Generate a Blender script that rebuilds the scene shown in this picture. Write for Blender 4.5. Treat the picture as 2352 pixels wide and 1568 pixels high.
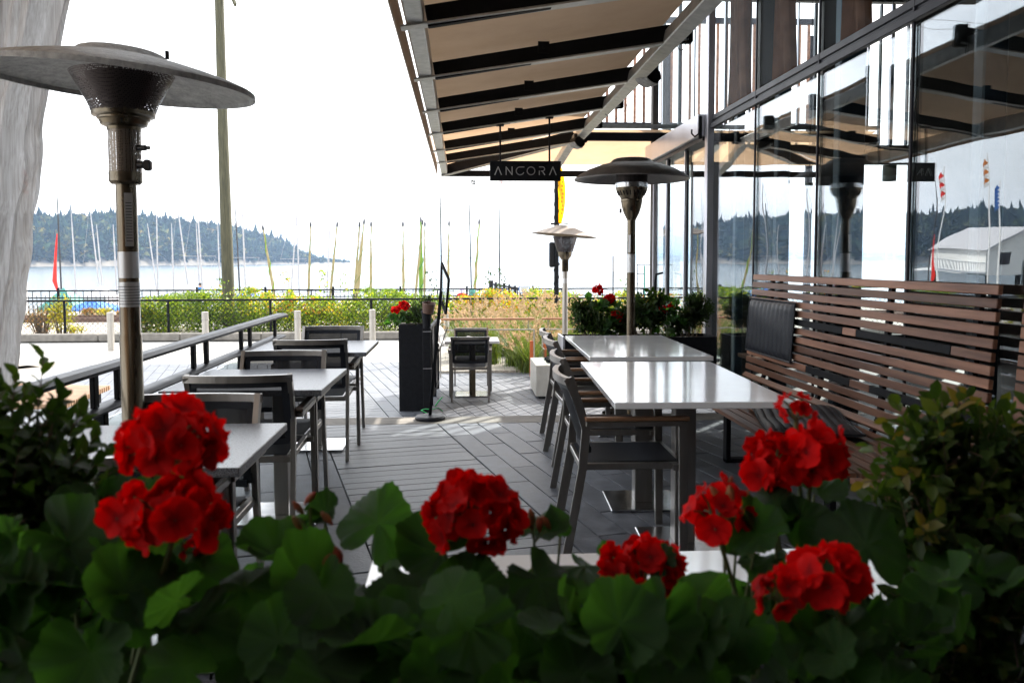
import bpy, bmesh, math, random
import numpy as np
from mathutils import Vector, Matrix
random.seed(7); np.random.seed(7)
R = math.radians
for o in list(bpy.data.objects): bpy.data.objects.remove(o)
scn = bpy.context.scene
COL = scn.collection

# ------------------------------------------------------------------ camera
PXW = 2352.0; FPX = 1960.0; CAMZ = 1.36
YAW, PIT, ROLL = R(3.39), R(3.7), R(-.15)
PCX, PCY = 1176.0, 600 + FPX*math.tan(PIT)
cam = bpy.data.cameras.new('camera'); co = bpy.data.objects.new('camera', cam); COL.objects.link(co)
M3 = (Matrix.Rotation(-YAW, 3, 'Z') @ Matrix.Rotation(R(90)-PIT, 3, 'X') @ Matrix.Rotation(ROLL, 3, 'Z'))
co.matrix_world = Matrix.Translation((0, 0, CAMZ)) @ M3.to_4x4()
cam.sensor_width = 36; cam.lens = 36*FPX/PXW
cam.shift_y = (PCY-784)/PXW
cam.clip_start = .05; cam.clip_end = 20000
cam.dof.use_dof = True; cam.dof.focus_distance = 6.0; cam.dof.aperture_fstop = 9.0
scn.camera = co
CR, CU, CF = M3 @ Vector((1, 0, 0)), M3 @ Vector((0, 1, 0)), M3 @ Vector((0, 0, -1))
def ray(px, py): return CR*((px-PCX)/FPX) - CU*((py-PCY)/FPX) + CF
def at(px, py, Y):                       # point of the place seen at photo position px,py on the plane at depth Y
    r = ray(px, py); return Vector((0, 0, CAMZ)) + r*(Y/r.y)
def gz(px, py, z=0.):
    r = ray(px, py); return Vector((0, 0, CAMZ)) + r*((z-CAMZ)/r.z)

# ------------------------------------------------------------------ world, sun, exposure
SUN_AZ, SUN_EL = math.atan2(.62, .78), R(41)      # azimuth from +Y towards +X
w = bpy.data.worlds.new('World'); scn.world = w; w.use_nodes = True
nt = w.node_tree; nt.nodes.clear()
out = nt.nodes.new('ShaderNodeOutputWorld'); bg = nt.nodes.new('ShaderNodeBackground')
sky = nt.nodes.new('ShaderNodeTexSky'); sky.sky_type = 'NISHITA'; sky.sun_disc = False
sky.sun_elevation = SUN_EL; sky.sun_rotation = SUN_AZ
sky.air_density = 1.1; sky.dust_density = 4.5; sky.ozone_density = .7
tc = nt.nodes.new('ShaderNodeTexCoord'); mp = nt.nodes.new('ShaderNodeMapping'); mp.inputs['Scale'].default_value = (1, 1, 2.6)
nz = nt.nodes.new('ShaderNodeTexNoise'); nz.inputs['Scale'].default_value = 2.3; nz.inputs['Detail'].default_value = 6; nz.inputs['Roughness'].default_value = .55
cr = nt.nodes.new('ShaderNodeValToRGB'); cr.color_ramp.elements[0].position = .30; cr.color_ramp.elements[1].position = .62
cr.color_ramp.elements[0].color = (.35, .35, .35, 1); cr.color_ramp.elements[1].color = (1, 1, 1, 1)
mx = nt.nodes.new('ShaderNodeMixRGB'); mx.blend_type = 'MIX'; mx.inputs[2].default_value = (15.5, 15.9, 16.4, 1)
nt.links.new(tc.outputs['Generated'], mp.inputs[0]); nt.links.new(mp.outputs[0], nz.inputs['Vector']); nt.links.new(nz.outputs['Fac'], cr.inputs[0])
nt.links.new(cr.outputs[0], mx.inputs[0]); nt.links.new(sky.outputs[0], mx.inputs[1]); nt.links.new(mx.outputs[0], bg.inputs[0])
bg.inputs[1].default_value = .085
nt.links.new(bg.outputs[0], out.inputs[0])
sl = bpy.data.lights.new('sun', 'SUN'); so = bpy.data.objects.new('sun', sl); COL.objects.link(so)
sl.energy = 4.6; sl.angle = R(.53); sl.color = (1, .94, .85)
sdir = Vector((math.sin(SUN_AZ)*math.cos(SUN_EL), math.cos(SUN_AZ)*math.cos(SUN_EL), math.sin(SUN_EL)))
so.rotation_euler = sdir.to_track_quat('Z', 'Y').to_euler()
so.location = (0, 0, 30)
scn.view_settings.view_transform = 'Standard'; scn.view_settings.look = 'None'
scn.view_settings.exposure = 1.45; scn.view_settings.gamma = 1.0
try: scn.view_settings.use_curve_mapping = False
except Exception: pass
scn.render.engine = 'CYCLES'
scn.cycles.max_bounces = 10; scn.cycles.transparent_max_bounces = 24; scn.cycles.transmission_bounces = 6
scn.cycles.sample_clamp_indirect = 6

# ------------------------------------------------------------------ materials
def srgb(h):
    h = h.lstrip('#'); c = [int(h[i:i+2], 16)/255 for i in (0, 2, 4)]
    return tuple((x/12.92 if x <= .04045 else ((x+.055)/1.055)**2.4) for x in c)
def N(nt, t, **k):
    n = nt.nodes.new(t)
    for a, b in k.items():
        try: setattr(n, a, b)
        except Exception: pass
    return n
def mat(name, c1, c2=None, scale=6, rough=.6, metal=0, bump=0, bscale=None, spec=.5, stretch=None, pieces=0, trans=None, rvar=.1, detail=5, attr=None, coat=0, ramp=None, alpha=None):
    m = bpy.data.materials.new(name); m.use_nodes = True; t = m.node_tree
    b = t.nodes['Principled BSDF']; L = t.links
    c2 = c2 or tuple(min(1, x*1.25) for x in c1)
    tcn = N(t, 'ShaderNodeTexCoord'); mpn = N(t, 'ShaderNodeMapping')
    if stretch: mpn.inputs['Scale'].default_value = stretch
    L.new(tcn.outputs['Object'], mpn.inputs[0])
    oi = N(t, 'ShaderNodeObjectInfo')
    if pieces:
        av = N(t, 'ShaderNodeVectorMath', operation='ADD'); sc = N(t, 'ShaderNodeMath', operation='MULTIPLY'); sc.inputs[1].default_value = 37.
        L.new(oi.outputs['Random'], sc.inputs[0]); L.new(mpn.outputs[0], av.inputs[0]); L.new(sc.outputs[0], av.inputs[1]); vec = av.outputs[0]
    else: vec = mpn.outputs[0]
    n1 = N(t, 'ShaderNodeTexNoise'); n1.inputs['Scale'].default_value = scale; n1.inputs['Detail'].default_value = detail; n1.inputs['Roughness'].default_value = .6
    L.new(vec, n1.inputs['Vector'])
    mr = N(t, 'ShaderNodeMapRange'); mr.inputs[1].default_value = .3; mr.inputs[2].default_value = .7
    L.new(n1.outputs['Fac'], mr.inputs[0])
    if attr:
        at_ = N(t, 'ShaderNodeAttribute', attribute_name=attr)
        rp = N(t, 'ShaderNodeValToRGB'); els = rp.color_ramp.elements
        for i, (p, c) in enumerate(ramp):
            e = els[i] if i < 2 else els.new(p)
            e.position = p; e.color = (*c, 1)
        L.new(at_.outputs['Fac'], rp.inputs[0]); col = rp.outputs[0]
    else:
        mc = N(t, 'ShaderNodeMixRGB'); mc.inputs[1].default_value = (*c1, 1); mc.inputs[2].default_value = (*c2, 1)
        L.new(mr.outputs[0], mc.inputs[0]); col = mc.outputs[0]
    if pieces:
        hv = N(t, 'ShaderNodeHueSaturation'); pr = N(t, 'ShaderNodeMapRange'); pr.inputs[3].default_value = 1-pieces; pr.inputs[4].default_value = 1+pieces
        L.new(oi.outputs['Random'], pr.inputs[0]); L.new(pr.outputs[0], hv.inputs['Value']); L.new(col, hv.inputs['Color']); col = hv.outputs[0]
    L.new(col, b.inputs['Base Color'])
    rr = N(t, 'ShaderNodeMapRange'); rr.inputs[3].default_value = max(.02, rough-rvar); rr.inputs[4].default_value = min(1, rough+rvar)
    L.new(n1.outputs['Fac'], rr.inputs[0]); L.new(rr.outputs[0], b.inputs['Roughness'])
    b.inputs['Metallic'].default_value = metal; b.inputs['Specular IOR Level'].default_value = spec
    if coat: b.inputs['Coat Weight'].default_value = coat; b.inputs['Coat Roughness'].default_value = .08
    if bump:
        n2 = N(t, 'ShaderNodeTexNoise'); n2.inputs['Scale'].default_value = bscale or scale*4; n2.inputs['Detail'].default_value = 4
        L.new(vec, n2.inputs['Vector'])
        bp = N(t, 'ShaderNodeBump'); bp.inputs['Strength'].default_value = bump; bp.inputs['Distance'].default_value = .01
        L.new(n2.outputs['Fac'], bp.inputs['Height']); L.new(bp.outputs[0], b.inputs['Normal'])
    o = t.nodes['Material Output']
    if trans:
        tr = N(t, 'ShaderNodeBsdfTranslucent'); ms = N(t, 'ShaderNodeMixShader'); ms.inputs[0].default_value = trans[0]
        gm = N(t, 'ShaderNodeMixRGB', blend_type='MULTIPLY'); gm.inputs[0].default_value = 1; gm.inputs[2].default_value = (*trans[1], 1)
        L.new(col, gm.inputs[1]); L.new(gm.outputs[0], tr.inputs[0])
        L.new(b.outputs[0], ms.inputs[1]); L.new(tr.outputs[0], ms.inputs[2]); L.new(ms.outputs[0], o.inputs[0])
    if alpha is not None:
        tp = N(t, 'ShaderNodeBsdfTransparent'); ms = N(t, 'ShaderNodeMixShader'); ms.inputs[0].default_value = alpha
        src = o.inputs[0].links[0].from_socket
        L.new(tp.outputs[0], ms.inputs[1]); L.new(src, ms.inputs[2]); L.new(ms.outputs[0], o.inputs[0])
    return m
MT = {}
MT['granite'] = mat('granite', (.05, .055, .066), (.27, .29, .33), scale=170, rough=.3, detail=2, rvar=.08, bump=.1, bscale=250)
MT['quartz'] = mat('white_quartz', (.74, .75, .77), (.80, .81, .82), scale=3, rough=.12, rvar=.09, coat=.4)
MT['steel'] = mat('brushed_steel', (.22, .205, .19), (.36, .34, .32), scale=9, rough=.33, metal=.92, stretch=(1, 1, .12), bump=.06, bscale=60, rvar=.1)
MT['plate'] = mat('polished_steel_plate', (.55, .56, .57), (.72, .72, .73), scale=5, rough=.2, metal=1, stretch=(.3, 3, 1), rvar=.09)
MT['bronze'] = mat('heater_steel', (.085, .068, .048), (.21, .175, .125), scale=7, rough=.28, metal=.95, stretch=(1, 1, .15), rvar=.1)
MT['hood'] = mat('weathered_hood', (.20, .205, .205), (.46, .465, .46), scale=30, rough=.6, metal=.0, bump=.35, bscale=90, rvar=.15, detail=12)
MT['hood_dark'] = mat('dark_hood', (.10, .095, .095), (.2, .19, .185), scale=9, rough=.5, metal=.6, bump=.2, bscale=50)
MT['hood_brown'] = mat('brown_hood', (.10, .075, .055), (.16, .12, .09), scale=9, rough=.55, metal=.4, bump=.1)
MT['black'] = mat('black_metal', (.006, .0065, .008), (.012, .0125, .015), scale=20, rough=.6, spec=.1)
MT['blackp'] = mat('black_plastic', (.010, .010, .011), rough=.55, spec=.12)
MT['knob'] = mat('knob_plastic', (.02, .02, .022), rough=.3)
MT['mesh'] = mat('sling_mesh', (.008, .009, .012), (.016, .017, .021), scale=300, rough=.6, spec=.2, alpha=.86)
MT['sling'] = mat('sling_seat', (.012, .014, .02), (.022, .025, .033), scale=200, rough=.5, spec=.2, bump=.2, bscale=400)
MT['teak'] = mat('teak_arm', (.16, .085, .045), (.26, .14, .075), scale=18, rough=.45, stretch=(1, .1, 1), bump=.1)
MT['darkwood'] = mat('dark_arm_wood', (.06, .04, .032), (.12, .085, .065), scale=18, rough=.4, stretch=(1, .1, 1))
MT['ipe'] = mat('bench_wood', (.10, .043, .026), (.30, .155, .10), scale=15, rough=.42, stretch=(1, .07, 1), pieces=.38, bump=.15, bscale=40, detail=9, spec=.22)
MT['galv'] = mat('galvanised', (.33, .34, .34), (.55, .55, .54), scale=16, rough=.42, metal=.75, bump=.1, detail=6)
MT['fabric'] = mat('awning_fabric', (.47, .385, .31), (.54, .45, .37), scale=3, rough=.85, bump=.12, bscale=300, trans=(.55, (1., .80, .60)))
MT['valance'] = mat('valance_fabric', (.5, .43, .36), (.6, .52, .44), scale=4, rough=.85, bump=.1, bscale=200, trans=(.3, (1., .85, .7)))
MT['alu'] = mat('anodised_aluminium', (.52, .52, .57), (.62, .62, .67), scale=3, rough=.34, metal=.75)
MT['frame'] = mat('dark_mullion', (.018, .018, .024), (.03, .03, .038), scale=8, rough=.45, metal=.1, spec=.25)
MT['concrete'] = mat('concrete', (.12, .11, .095), (.23, .21, .185), scale=7, rough=.8, bump=.2)
MT['whiteconc'] = mat('cast_stone', (.52, .5, .45), (.62, .6, .55), scale=9, rough=.7, bump=.1)
MT['paver'] = mat('stone_plank', (.058, .064, .078), (.14, .150, .172), scale=9, rough=.5, bump=.3, bscale=90, pieces=.17, detail=8, rvar=.16)
MT['paver2'] = mat('granite_board', (.065, .07, .08), (.14, .147, .162), scale=60, rough=.42, bump=.5, bscale=160, pieces=.12, detail=5, rvar=.16)
MT['joint'] = mat('joint_sand', (.03, .03, .03), (.05, .048, .045), scale=60, rough=.9)
MT['plaza'] = mat('plaza_stone', (.24, .236, .225), (.31, .305, .29), scale=5, rough=.75, bump=.1, pieces=.1)
MT['plazadark'] = mat('plaza_band', (.2, .17, .14), (.28, .25, .2), scale=5, rough=.75)
MT['gravel'] = mat('gravel', (.16, .145, .125), (.42, .385, .33), scale=28, rough=.9, bump=1, bscale=40, detail=8)
MT['rust'] = mat('rail_steel', (.10, .06, .045), (.2, .13, .1), scale=12, rough=.6, metal=.3)
MT['sand'] = mat('beach', (.38, .35, .30), (.5, .46, .4), scale=.5, rough=.9, bump=.3)
MT['bark'] = mat('pole_wood', (.035, .034, .02), (.10, .095, .055), scale=12, rough=.85, stretch=(3, 3, .25), bump=.5, bscale=30)
MT['white'] = mat('white_paint', (.78, .78, .78), (.82, .82, .82), rough=.5)
MT['mast'] = mat('mast_alloy', (.3, .3, .32), (.42, .42, .44), rough=.35, metal=.6)
MT['mastdark'] = mat('carbon_mast', (.02, .022, .028), rough=.4)
MT['sailyel'] = mat('cream_sail', (.30, .255, .13), (.38, .33, .18), scale=4, rough=.7, trans=(.35, (1, 1, .7)))
MT['sailgrn'] = mat('green_sail', (.14, .27, .02), (.2, .34, .04), scale=4, rough=.7, trans=(.35, (1, 1, .6)))
MT['stripe'] = mat('green_stripe', (.03, .13, .02), rough=.7)
MT['red'] = mat('red_cloth', (.6, .02, .015), rough=.7, trans=(.35, (1, .7, .7)))
MT['blue'] = mat('blue_cloth', (.01, .11, .28), rough=.7)
MT['bluetarp'] = mat('blue_tarp', (.03, .13, .42), rough=.6)
MT['greentarp'] = mat('green_tarp', (.05, .2, .17), rough=.6)
MT['greytarp'] = mat('grey_tarp', (.34, .34, .36), rough=.7)
MT['yellow'] = mat('yellow_banner', (.95, .50, .0), (.95, .56, .02), rough=.6, trans=(.6, (1, .85, .4)))
MT['orange'] = mat('orange_print', (.55, .16, .0), rough=.6)
MT['copper'] = mat('copper_wood', (.30, .135, .065), (.42, .2, .1), scale=10, rough=.5)
MT['orangepaint'] = mat('orange_post', (.45, .1, .025), rough=.5)
MT['leather'] = mat('black_leather', (.022, .024, .03), (.03, .032, .038), scale=30, rough=.42, bump=.25, bscale=90, spec=.12)
MT['lettering'] = mat('grey_lettering', (.42, .42, .42), rough=.5)
MT['label'] = mat('silver_label', (.5, .5, .5), (.58, .58, .58), rough=.35, metal=.5)
MT['print'] = mat('label_print', (.06, .06, .06), rough=.5)
MT['soil'] = mat('soil', (.02, .015, .01), (.04, .03, .02), rough=.95)
MT['skin'] = mat('skin', (.45, .26, .18), rough=.5)
MT['hair'] = mat('hair', (.02, .015, .012), rough=.6)
MT['lilac'] = mat('lilac_scarf', (.55, .5, .68), rough=.7)
MT['carpet'] = mat('interior_floor', (.03, .027, .025), (.045, .04, .036), rough=.6)
MT['inwall'] = mat('interior_wall', (.04, .037, .035), (.06, .055, .05), rough=.8)
MT['inceil'] = mat('interior_ceiling', (.16, .155, .14), (.2, .195, .18), rough=.8)
MT['teal'] = mat('tinted_column', (.018, .035, .05), (.03, .05, .07), rough=.4)
MT['drape'] = mat('brown_drape', (.20, .085, .045), (.34, .16, .09), rough=.75, trans=(.25, (1, .7, .5)))
MT['stem'] = mat('stem', (.09, .13, .04), (.13, .16, .06), rough=.6)
MT['woodstem'] = mat('woody_stem', (.10, .07, .045), (.16, .12, .08), rough=.8)
MT['greencord'] = mat('green_cord', (.0, .35, .08), rough=.4)
MT['stucco'] = mat('white_siding', (.62, .62, .60), (.7, .7, .68), rough=.8)
MT['steelflat'] = mat('bollard_steel', (.30, .28, .25), (.48, .45, .41), scale=5, rough=.38, metal=.55, stretch=(4, 4, .3))
G1 = (.045, .085, .018)
MT['gleaf'] = mat('geranium_leaf', G1, rough=.5, attr='vein', ramp=[(0, (.021, .055, .016)), (.75, (.034, .085, .022)), (1, (.06, .12, .036))], trans=(.5, (2.5, 2.9, .8)), pieces=.45, bump=.5, bscale=70, spec=.4)
MT['petal'] = mat('red_petal', (.62, .004, .004), rough=.75, attr='vein', spec=.2, ramp=[(0, (.14, .0, .004)), (.35, (.50, .001, .003)), (1, (.66, .003, .003))], trans=(.45, (1.2, .3, .3)), pieces=.32)
MT['bud'] = mat('flower_bud', (.12, .12, .03), (.4, .03, .02), scale=60, rough=.6)
def foliage(name, ramp, tr=.45, tc=(1.4, 1.5, .5), rough=.45):
    return mat(name, G1, rough=rough, attr='rnd', ramp=ramp, trans=(tr, tc), spec=.4)
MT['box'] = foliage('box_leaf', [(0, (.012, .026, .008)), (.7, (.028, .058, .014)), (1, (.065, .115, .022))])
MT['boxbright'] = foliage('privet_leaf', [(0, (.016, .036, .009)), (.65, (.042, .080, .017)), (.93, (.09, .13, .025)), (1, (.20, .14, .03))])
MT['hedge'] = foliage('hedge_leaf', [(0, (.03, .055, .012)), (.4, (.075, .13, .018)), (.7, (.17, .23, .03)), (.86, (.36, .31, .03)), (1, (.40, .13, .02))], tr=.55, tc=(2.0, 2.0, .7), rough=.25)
MT['yellowleaf'] = foliage('yellow_leaf', [(0, (.18, .2, .02)), (.6, (.4, .36, .03)), (1, (.5, .3, .03))], tr=.5)
MT['autumn'] = foliage('autumn_leaf', [(0, (.12, .14, .04)), (.5, (.3, .14, .03)), (1, (.42, .15, .04))])
MT['grass'] = foliage('grass_blade', [(0, (.04, .065, .015)), (.6, (.10, .15, .03)), (1, (.26, .24, .09))], tr=.4)
MT['plume'] = foliage('grass_plume', [(0, (.28, .19, .11)), (.5, (.42, .30, .18)), (1, (.60, .46, .31))], tr=.5, tc=(1, .95, .8))
MT['conifer'] = foliage('forest', [(0, (.006, .014, .014)), (.45, (.012, .026, .02)), (.7, (.035, .055, .022)), (.9, (.09, .09, .03)), (1, (.13, .10, .03))], tr=.05, rough=1.0)
MT['conifer'].node_tree.nodes['Principled BSDF'].inputs['Specular IOR Level'].default_value = 0
MT['shore'] = mat('far_shore', (.12, .13, .13), (.3, .29, .27), scale=.02, rough=.9)
MT['bluff'] = mat('bluff', (.10, .09, .075), (.2, .18, .15), scale=.08, rough=.95, bump=.5)

def glassmat(name, tint=(.86, .92, .93), ior=1.9, wob=.02, rough=0.0):
    m = bpy.data.materials.new(name); m.use_nodes = True; t = m.node_tree; L = t.links
    t.nodes.remove(t.nodes['Principled BSDF']); o = t.nodes['Material Output']
    fr = N(t, 'ShaderNodeFresnel'); fr.inputs['IOR'].default_value = ior
    tp = N(t, 'ShaderNodeBsdfTransparent'); tp.inputs[0].default_value = (*tint, 1)
    gl = N(t, 'ShaderNodeBsdfGlossy'); gl.inputs['Roughness'].default_value = rough; gl.inputs[0].default_value = (.95, .97, 1, 1)
    ms = N(t, 'ShaderNodeMixShader')
    if wob:
        tcn = N(t, 'ShaderNodeTexCoord'); n = N(t, 'ShaderNodeTexNoise'); n.inputs['Scale'].default_value = 1.6; n.inputs['Detail'].default_value = 1
        bp = N(t, 'ShaderNodeBump'); bp.inputs['Strength'].default_value = wob; bp.inputs['Distance'].default_value = .3
        L.new(tcn.outputs['Object'], n.inputs['Vector']); L.new(n.outputs['Fac'], bp.inputs['Height']); L.new(bp.outputs[0], gl.inputs['Normal'])
    ge = N(t, 'ShaderNodeNewGeometry'); mi = N(t, 'ShaderNodeMix'); mi.inputs[2].default_value = ior; mi.inputs[3].default_value = 1/ior
    L.new(ge.outputs['Backfacing'], mi.inputs[0]); L.new(mi.outputs[0], fr.inputs['IOR'])
    L.new(fr.outputs[0], ms.inputs[0]); L.new(tp.outputs[0], ms.inputs[1]); L.new(gl.outputs[0], ms.inputs[2]); L.new(ms.outputs[0], o.inputs[0])
    return m
MT['glass'] = glassmat('window_glass', tint=(.90, .95, .96), ior=2.05, wob=.008)
MT['glass2'] = glassmat('upper_glass', tint=(.93, .97, .98), ior=1.025, wob=.010)
MT['clear'] = glassmat('clear_glass', tint=(.93, .97, .96), ior=1.45, wob=0)
# clear vinyl sheet
m = bpy.data.materials.new('vinyl_sheet'); m.use_nodes = True; t = m.node_tree; L = t.links
b = t.nodes['Principled BSDF']; o = t.nodes['Material Output']
tcn = N(t, 'ShaderNodeTexCoord'); mpn = N(t, 'ShaderNodeMapping'); mpn.inputs['Scale'].default_value = (9, 9, .55)
n = N(t, 'ShaderNodeTexNoise'); n.inputs['Scale'].default_value = 3.2; n.inputs['Detail'].default_value = 9; n.inputs['Roughness'].default_value = .7
L.new(tcn.outputs['Object'], mpn.inputs[0]); L.new(mpn.outputs[0], n.inputs['Vector'])
rp = N(t, 'ShaderNodeValToRGB'); rp.color_ramp.elements[0].position = .34; rp.color_ramp.elements[1].position = .68
rp.color_ramp.elements[0].color = (.30, .285, .27, 1); rp.color_ramp.elements[1].color = (.58, .58, .59, 1)
nf = N(t, 'ShaderNodeTexNoise'); nf.inputs['Scale'].default_value = 5; nf.inputs['Detail'].default_value = 6; mpf = N(t, 'ShaderNodeMapping'); mpf.inputs['Scale'].default_value = (24, 24, .35); mpf.inputs['Rotation'].default_value = (0, .03, 0)
L.new(tcn.outputs['Object'], mpf.inputs[0]); L.new(mpf.outputs[0], nf.inputs['Vector']); mxf = N(t, 'ShaderNodeMix'); mxf.inputs[0].default_value = .5
L.new(n.outputs['Fac'], mxf.inputs[2]); L.new(nf.outputs['Fac'], mxf.inputs[3]); L.new(mxf.outputs[0], rp.inputs[0]); L.new(rp.outputs[0], b.inputs['Base Color']); b.inputs['Roughness'].default_value = .2; b.inputs['Specular IOR Level'].default_value = .8
bp = N(t, 'ShaderNodeBump'); bp.inputs['Strength'].default_value = .25; bp.inputs['Distance'].default_value = .02
L.new(n.outputs['Fac'], bp.inputs['Height']); L.new(bp.outputs[0], b.inputs['Normal'])
tl = N(t, 'ShaderNodeBsdfTranslucent'); L.new(rp.outputs[0], tl.inputs[0])
m1 = N(t, 'ShaderNodeMixShader'); m1.inputs[0].default_value = .5; L.new(b.outputs[0], m1.inputs[1]); L.new(tl.outputs[0], m1.inputs[2])
tpv = N(t, 'ShaderNodeBsdfTransparent'); m2 = N(t, 'ShaderNodeMixShader'); m2.inputs[0].default_value = .02; L.new(m1.outputs[0], m2.inputs[1]); L.new(tpv.outputs[0], m2.inputs[2])
L.new(m2.outputs[0], o.inputs[0]); MT['vinyl'] = m
# water
m = bpy.data.materials.new('sea_water'); m.use_nodes = True; t = m.node_tree; L = t.links; b = t.nodes['Principled BSDF']
b.inputs['Base Color'].default_value = (.05, .08, .1, 1); b.inputs['Roughness'].default_value = .16; b.inputs['IOR'].default_value = 1.34
tcn = N(t, 'ShaderNodeTexCoord'); n = N(t, 'ShaderNodeTexNoise'); n.inputs['Scale'].default_value = .6; n.inputs['Detail'].default_value = 5
bp = N(t, 'ShaderNodeBump'); bp.inputs['Strength'].default_value = .18; bp.inputs['Distance'].default_value = .08
L.new(tcn.outputs['Object'], n.inputs['Vector']); L.new(n.outputs['Fac'], bp.inputs['Height']); L.new(bp.outputs[0], b.inputs['Normal']); MT['water'] = m
# perforated cage
def perf(name, col, scale, alpha_gap=True):
    m = bpy.data.materials.new(name); m.use_nodes = True; t = m.node_tree; L = t.links; b = t.nodes['Principled BSDF']; o = t.nodes['Material Output']
    b.inputs['Base Color'].default_value = (*col, 1); b.inputs['Metallic'].default_value = .8; b.inputs['Roughness'].default_value = .4
    tcn = N(t, 'ShaderNodeTexCoord'); v = N(t, 'ShaderNodeTexVoronoi'); v.inputs['Scale'].default_value = scale; v.inputs['Randomness'].default_value = 0.25
    lt = N(t, 'ShaderNodeMath', operation='LESS_THAN'); lt.inputs[1].default_value = .33
    tp = N(t, 'ShaderNodeBsdfTransparent'); ms = N(t, 'ShaderNodeMixShader')
    L.new(tcn.outputs['Object'], v.inputs['Vector']); L.new(v.outputs['Distance'], lt.inputs[0]); L.new(lt.outputs[0], ms.inputs[0])
    L.new(b.outputs[0], ms.inputs[1]); L.new(tp.outputs[0], ms.inputs[2]); L.new(ms.outputs[0], o.inputs[0]); return m
MT['perf'] = perf('perforated_steel', (.06, .05, .05), 150)
MT['perf2'] = perf('perforated_sleeve', (.2, .17, .14), 170)

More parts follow.
